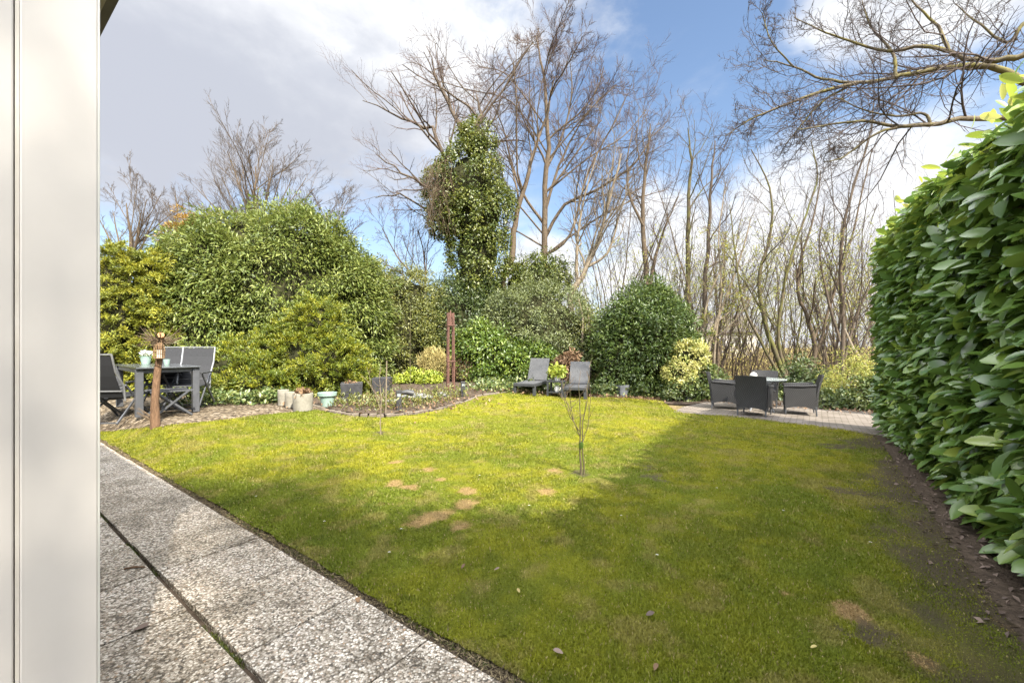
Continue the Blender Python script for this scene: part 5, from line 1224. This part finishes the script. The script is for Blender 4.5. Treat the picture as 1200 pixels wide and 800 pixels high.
f1 = G(614.5, 463); l1 = lounger(f1, Vector((.36, .93, 0)), 'left grey sun lounger with raised back at the edge of the lawn')
f2 = G(673.5, 467.5); l2 = copy_thing(l1, 'right grey sun lounger with raised back behind the staked sapling'); l2.location = f2; l2.rotation_euler = (0, 0, math.atan2(.95, .26) - R(90))
p = G(652, 465.5) + Vector((.02, .15, 0)); r = thing('side_table', p, 'low dark grey side table between the two loungers', 'side table', R(-20)); r.location.z = float(T(p.x, p.y))
MB().box((0, 0, .40), (.44, .44, .03)).build('table_top', M['resin_dark'], r, bevel=.006); MB().box((0, 0, .12), (.38, .38, .02)).build('shelf', M['resin_dark'], r)
for a in (-1, 1):
    for b_ in (-1, 1): MB().box((a * .19, b_ * .19, .193), (.045, .045, .384)).build('leg', M['resin_dark'], r, bevel=.004)
tpz = r.location + Vector((0, 0, .416))
q_ = pot('plant_pot', tpz + Vector((.02, .02, 0)), [(.07, 0), (.09, .09), (.095, .12)], M['ceramic'], 'white pot of yellow green leaves on the side table', 'plant pot', .10); leaves_on(q_, 330, (0, 0, .24), (.24, .2, .16), .10, M['l_lime'], 12, 'plant', .55, .2)
j = thing('jug', r.location + Vector((0, -.06, .131)), 'small white jug on the shelf of the side table', 'jug'); MB().lathe([(.05, 0), (.07, .05), (.06, .11), (.045, .14), (.05, .16)], 14).build('body', M['ceramic'], j, smooth=True); MB().tube([(.06, 0, .12), (.10, 0, .10), (.095, 0, .06), (.066, 0, .045)], .008, 6).build('handle', M['ceramic'], j)

# ------------------------------------------------------------------ wicker set on the patio
PZ = .014
def wicker_chair(loc, face, label, m):
    rz = math.atan2(face.y, face.x) + R(90)             # faces local -y
    loc = Vector((loc[0], loc[1], float(T(loc[0], loc[1])) + PZ)); r = thing('wicker_chair', loc, label, 'armchair', rz, 'wicker armchairs round the patio table')
    w = .275; dpt = .27; n = 9
    # back: slightly curved and reclined panel, arched lower edge
    rows = []
    for i in range(8):
        t = i / 7
        rows.append([(x * (w + .02 * t), dpt + .02 + .11 * t * t + .035 * (1 - (x * x)), (.13 + .06 * (1 - x * x)) * (1 - t) + t * (.86 + .012 * (1 - x * x))) for x in np.linspace(-1, 1, n)])
    MB().sheet(rows, .035, (0, 1, 0)).build('backrest', m, r, smooth=True)
    for s in (-1, 1):
        rows = []
        for i in range(6):
            t = i / 5
            rows.append([(s * (w + .02 * t), y * dpt + (.02 if y > .9 else 0) * t, (.13 + .06 * (1 - y * y)) * (1 - t) + t * (.63 + .02 * y)) for y in np.linspace(-1, 1, 8)])
        MB().sheet(rows, .035, (1, 0, 0)).build('arm_panel', m, r, smooth=True)
        MB().tube([(s * (w + .02), -dpt - .02, .615), (s * (w + .022), 0, .632), (s * (w + .02), dpt + .02, .65)], [.032, .034, .034], 8).build('armrest', m, r, smooth=True)
        MB().tube([(s * (w - .01), -dpt + .01, 0), (s * (w - .01), -dpt + .01, .2)], [.014, .02], 8).build('leg', M['alu'], r); MB().tube([(s * (w - .01), dpt + .03, 0), (s * (w - .01), dpt + .01, .2)], [.014, .02], 8).build('leg', M['alu'], r)
    MB().box((0, -.01, .395), (2 * w - .03, 2 * dpt - .02, .07)).build('seat', m, r, bevel=.02)
    rows = [[(x * w, -dpt, z + (.05 * (1 - x * x) if z < .2 else 0)) for x in np.linspace(-1, 1, 7)] for z in (.15, .26, .37)]
    MB().sheet(rows, .03, (0, 1, 0)).build('front_panel', m, r, smooth=True)
    return r
CT = Vector((5.82, 9.78, 0)); CT.z = float(T(CT.x, CT.y)) + PZ
c1 = wicker_chair((5.30, 9.14), Vector((.66, .75)), 'dark wicker armchair nearest the lawn with its back turned', M['wicker'])
def place(loc, face, label, m=None):
    c = copy_thing(c1, label); c.location = (loc[0], loc[1], float(T(loc[0], loc[1])) + PZ); c.rotation_euler = (0, 0, math.atan2(face.y, face.x) + R(90))
    return c
place((5.18, 10.12), Vector((.87, -.49)), 'wicker armchair on the left of the patio facing right')
place((6.38, 9.30), Vector((-.85, .5)), 'wicker armchair on the right of the patio facing left')
place((6.34, 10.52), Vector((-.55, -.83)), 'wicker armchair farthest back behind the white ball')
def patio_table():
    r = thing('patio_table', CT, 'round glass topped table between the wicker armchairs', 'table', R(20))
    MB().lathe([(.0005, .728), (.52, .728), (.528, .734), (.52, .74), (.0005, .74)], 40).build('tabletop', M['glass'], r)
    MB().tube([(.50 * math.cos(a), .50 * math.sin(a), .715) for a in np.linspace(0, 6.2832, 33)], .012, 8).build('rim', M['alu'], r)
    for k in range(4):
        a = k * math.pi / 2; c, s = math.cos(a), math.sin(a)
        MB().tube([(.34 * c, .34 * s, 0), (.22 * c, .22 * s, .18), (.10 * c, .10 * s, .40), (.20 * c, .20 * s, .60), (.40 * c, .40 * s, .712)], .017, 8).build('leg', M['alu_light'], r, smooth=True)
    MB().lathe([(.12, .39), (.12, .41), (.10, .41), (.10, .39)], 20).build('ring', M['alu'], r)
patio_table()
g = CT + Vector((-.27, -.17, .742)); o = thing('ball', g, 'white round ball ornament on the glass patio table', 'ornament')
MB().lathe([(.03 if z in (0, ) else .078 * math.sin(t), .078 - .078 * math.cos(t)) for z, t in [(1, math.pi * (i + .35) / 14) for i in range(14)]], 22).build('sphere', M['ceramic'], o, smooth=True)
MB().lathe([(.025, -.0), (.03, .004), (.03, .008)], 12).build('foot', M['ceramic'], o)

# ------------------------------------------------------------------ small things lying about
def fallen_leaf(px, py, size, rz, label, m, on_path=False):
    p = G(px, py); rng = np.random.default_rng(int(px)); o = np.array([[math.cos(rz), math.sin(rz), .05]])
    me = leaf_mesh('fallen_leaf', np.array([[0, 0, 0.]]), o, size, rng, .55, 1, .05, .0, 3, fine=True, size_var=.05, curl=-.12)
    ob = link('fallen_leaf', me, m); ob.location = (p.x, p.y, p.z + (.016 if on_path else .028)); tag(ob, label, 'leaf')
fallen_leaf(757, 727, .046, .3, 'grey brown fallen leaf on the lawn below the staked sapling', M['l_dead']); fallen_leaf(660, 773, .046, 2.6, 'grey brown fallen leaf near the bottom of the lawn', M['l_dead'])
fallen_leaf(541, 671, .04, 1.2, 'small dark red leaf on the shaded lawn', M['l_dry']); fallen_leaf(579, 673, .035, .4, 'small dark curled leaf right of the dark red leaf', M['l_dead']); fallen_leaf(767, 793, .04, 1.0, 'rust red leaf at the bottom edge of the lawn', M['l_dry'])
fallen_leaf(157, 741, .06, .5, 'brown fallen leaf on the slab path near the house corner', M['l_dead'], True); fallen_leaf(420, 709, .05, 2.0, 'rust red leaf at the edge between slabs and lawn', M['l_dry'], True)
fallen_leaf(609, 700, .03, 2.0, 'tiny pale leaf on the shaded lawn centre', M['l_straw']); fallen_leaf(950, 766, .032, .2, 'pale brown leaf beside the bare earth patch', M['l_straw'])
p = G(157, 669); tw = thing('twig', p + Vector((0, 0, .02)), 'short dark brown twig lying on the slab path', 'twig'); MB().tube([(-.05, -.01, 0), (0, .004, .004), (.055, .012, 0)], [.005, .007, .004], 7).build('stick', M['stump'], tw)
rg = random.Random(9)
for i, (x, y) in enumerate(((470, 624), (456, 652), (620, 596), (728, 608), (918, 602), (380, 615), (300, 585), (562, 560), (770, 655), (1020, 640), (840, 575), (256, 517))):
    p = G(x, y); r = thing('daisy', (p.x, p.y, p.z + .03), 'tiny white daisy in the short grass of the lawn', 'daisy', rg.uniform(0, 6), 'daisies in the lawn')
    mb = MB()
    for k in range(9):
        a = k * 2 * math.pi / 9; c, s = math.cos(a), math.sin(a); mb.add([(.003 * c, .003 * s, 0), (.006 * c - .002 * s, .006 * s + .002 * c, .002), (.010 * c, .010 * s, .001), (.006 * c + .002 * s, .006 * s - .002 * c, .002)], [(0, 1, 2, 3)])
    mb.build('petals', M['ceramic'], r); MB().tube([(0, 0, -.03), (0, 0, 0)], .0012, 5).build('stalk', M['l_bright'], r)
print('objects', len(bpy.data.objects), 'polys', sum(len(m.polygons) for m in bpy.data.meshes))
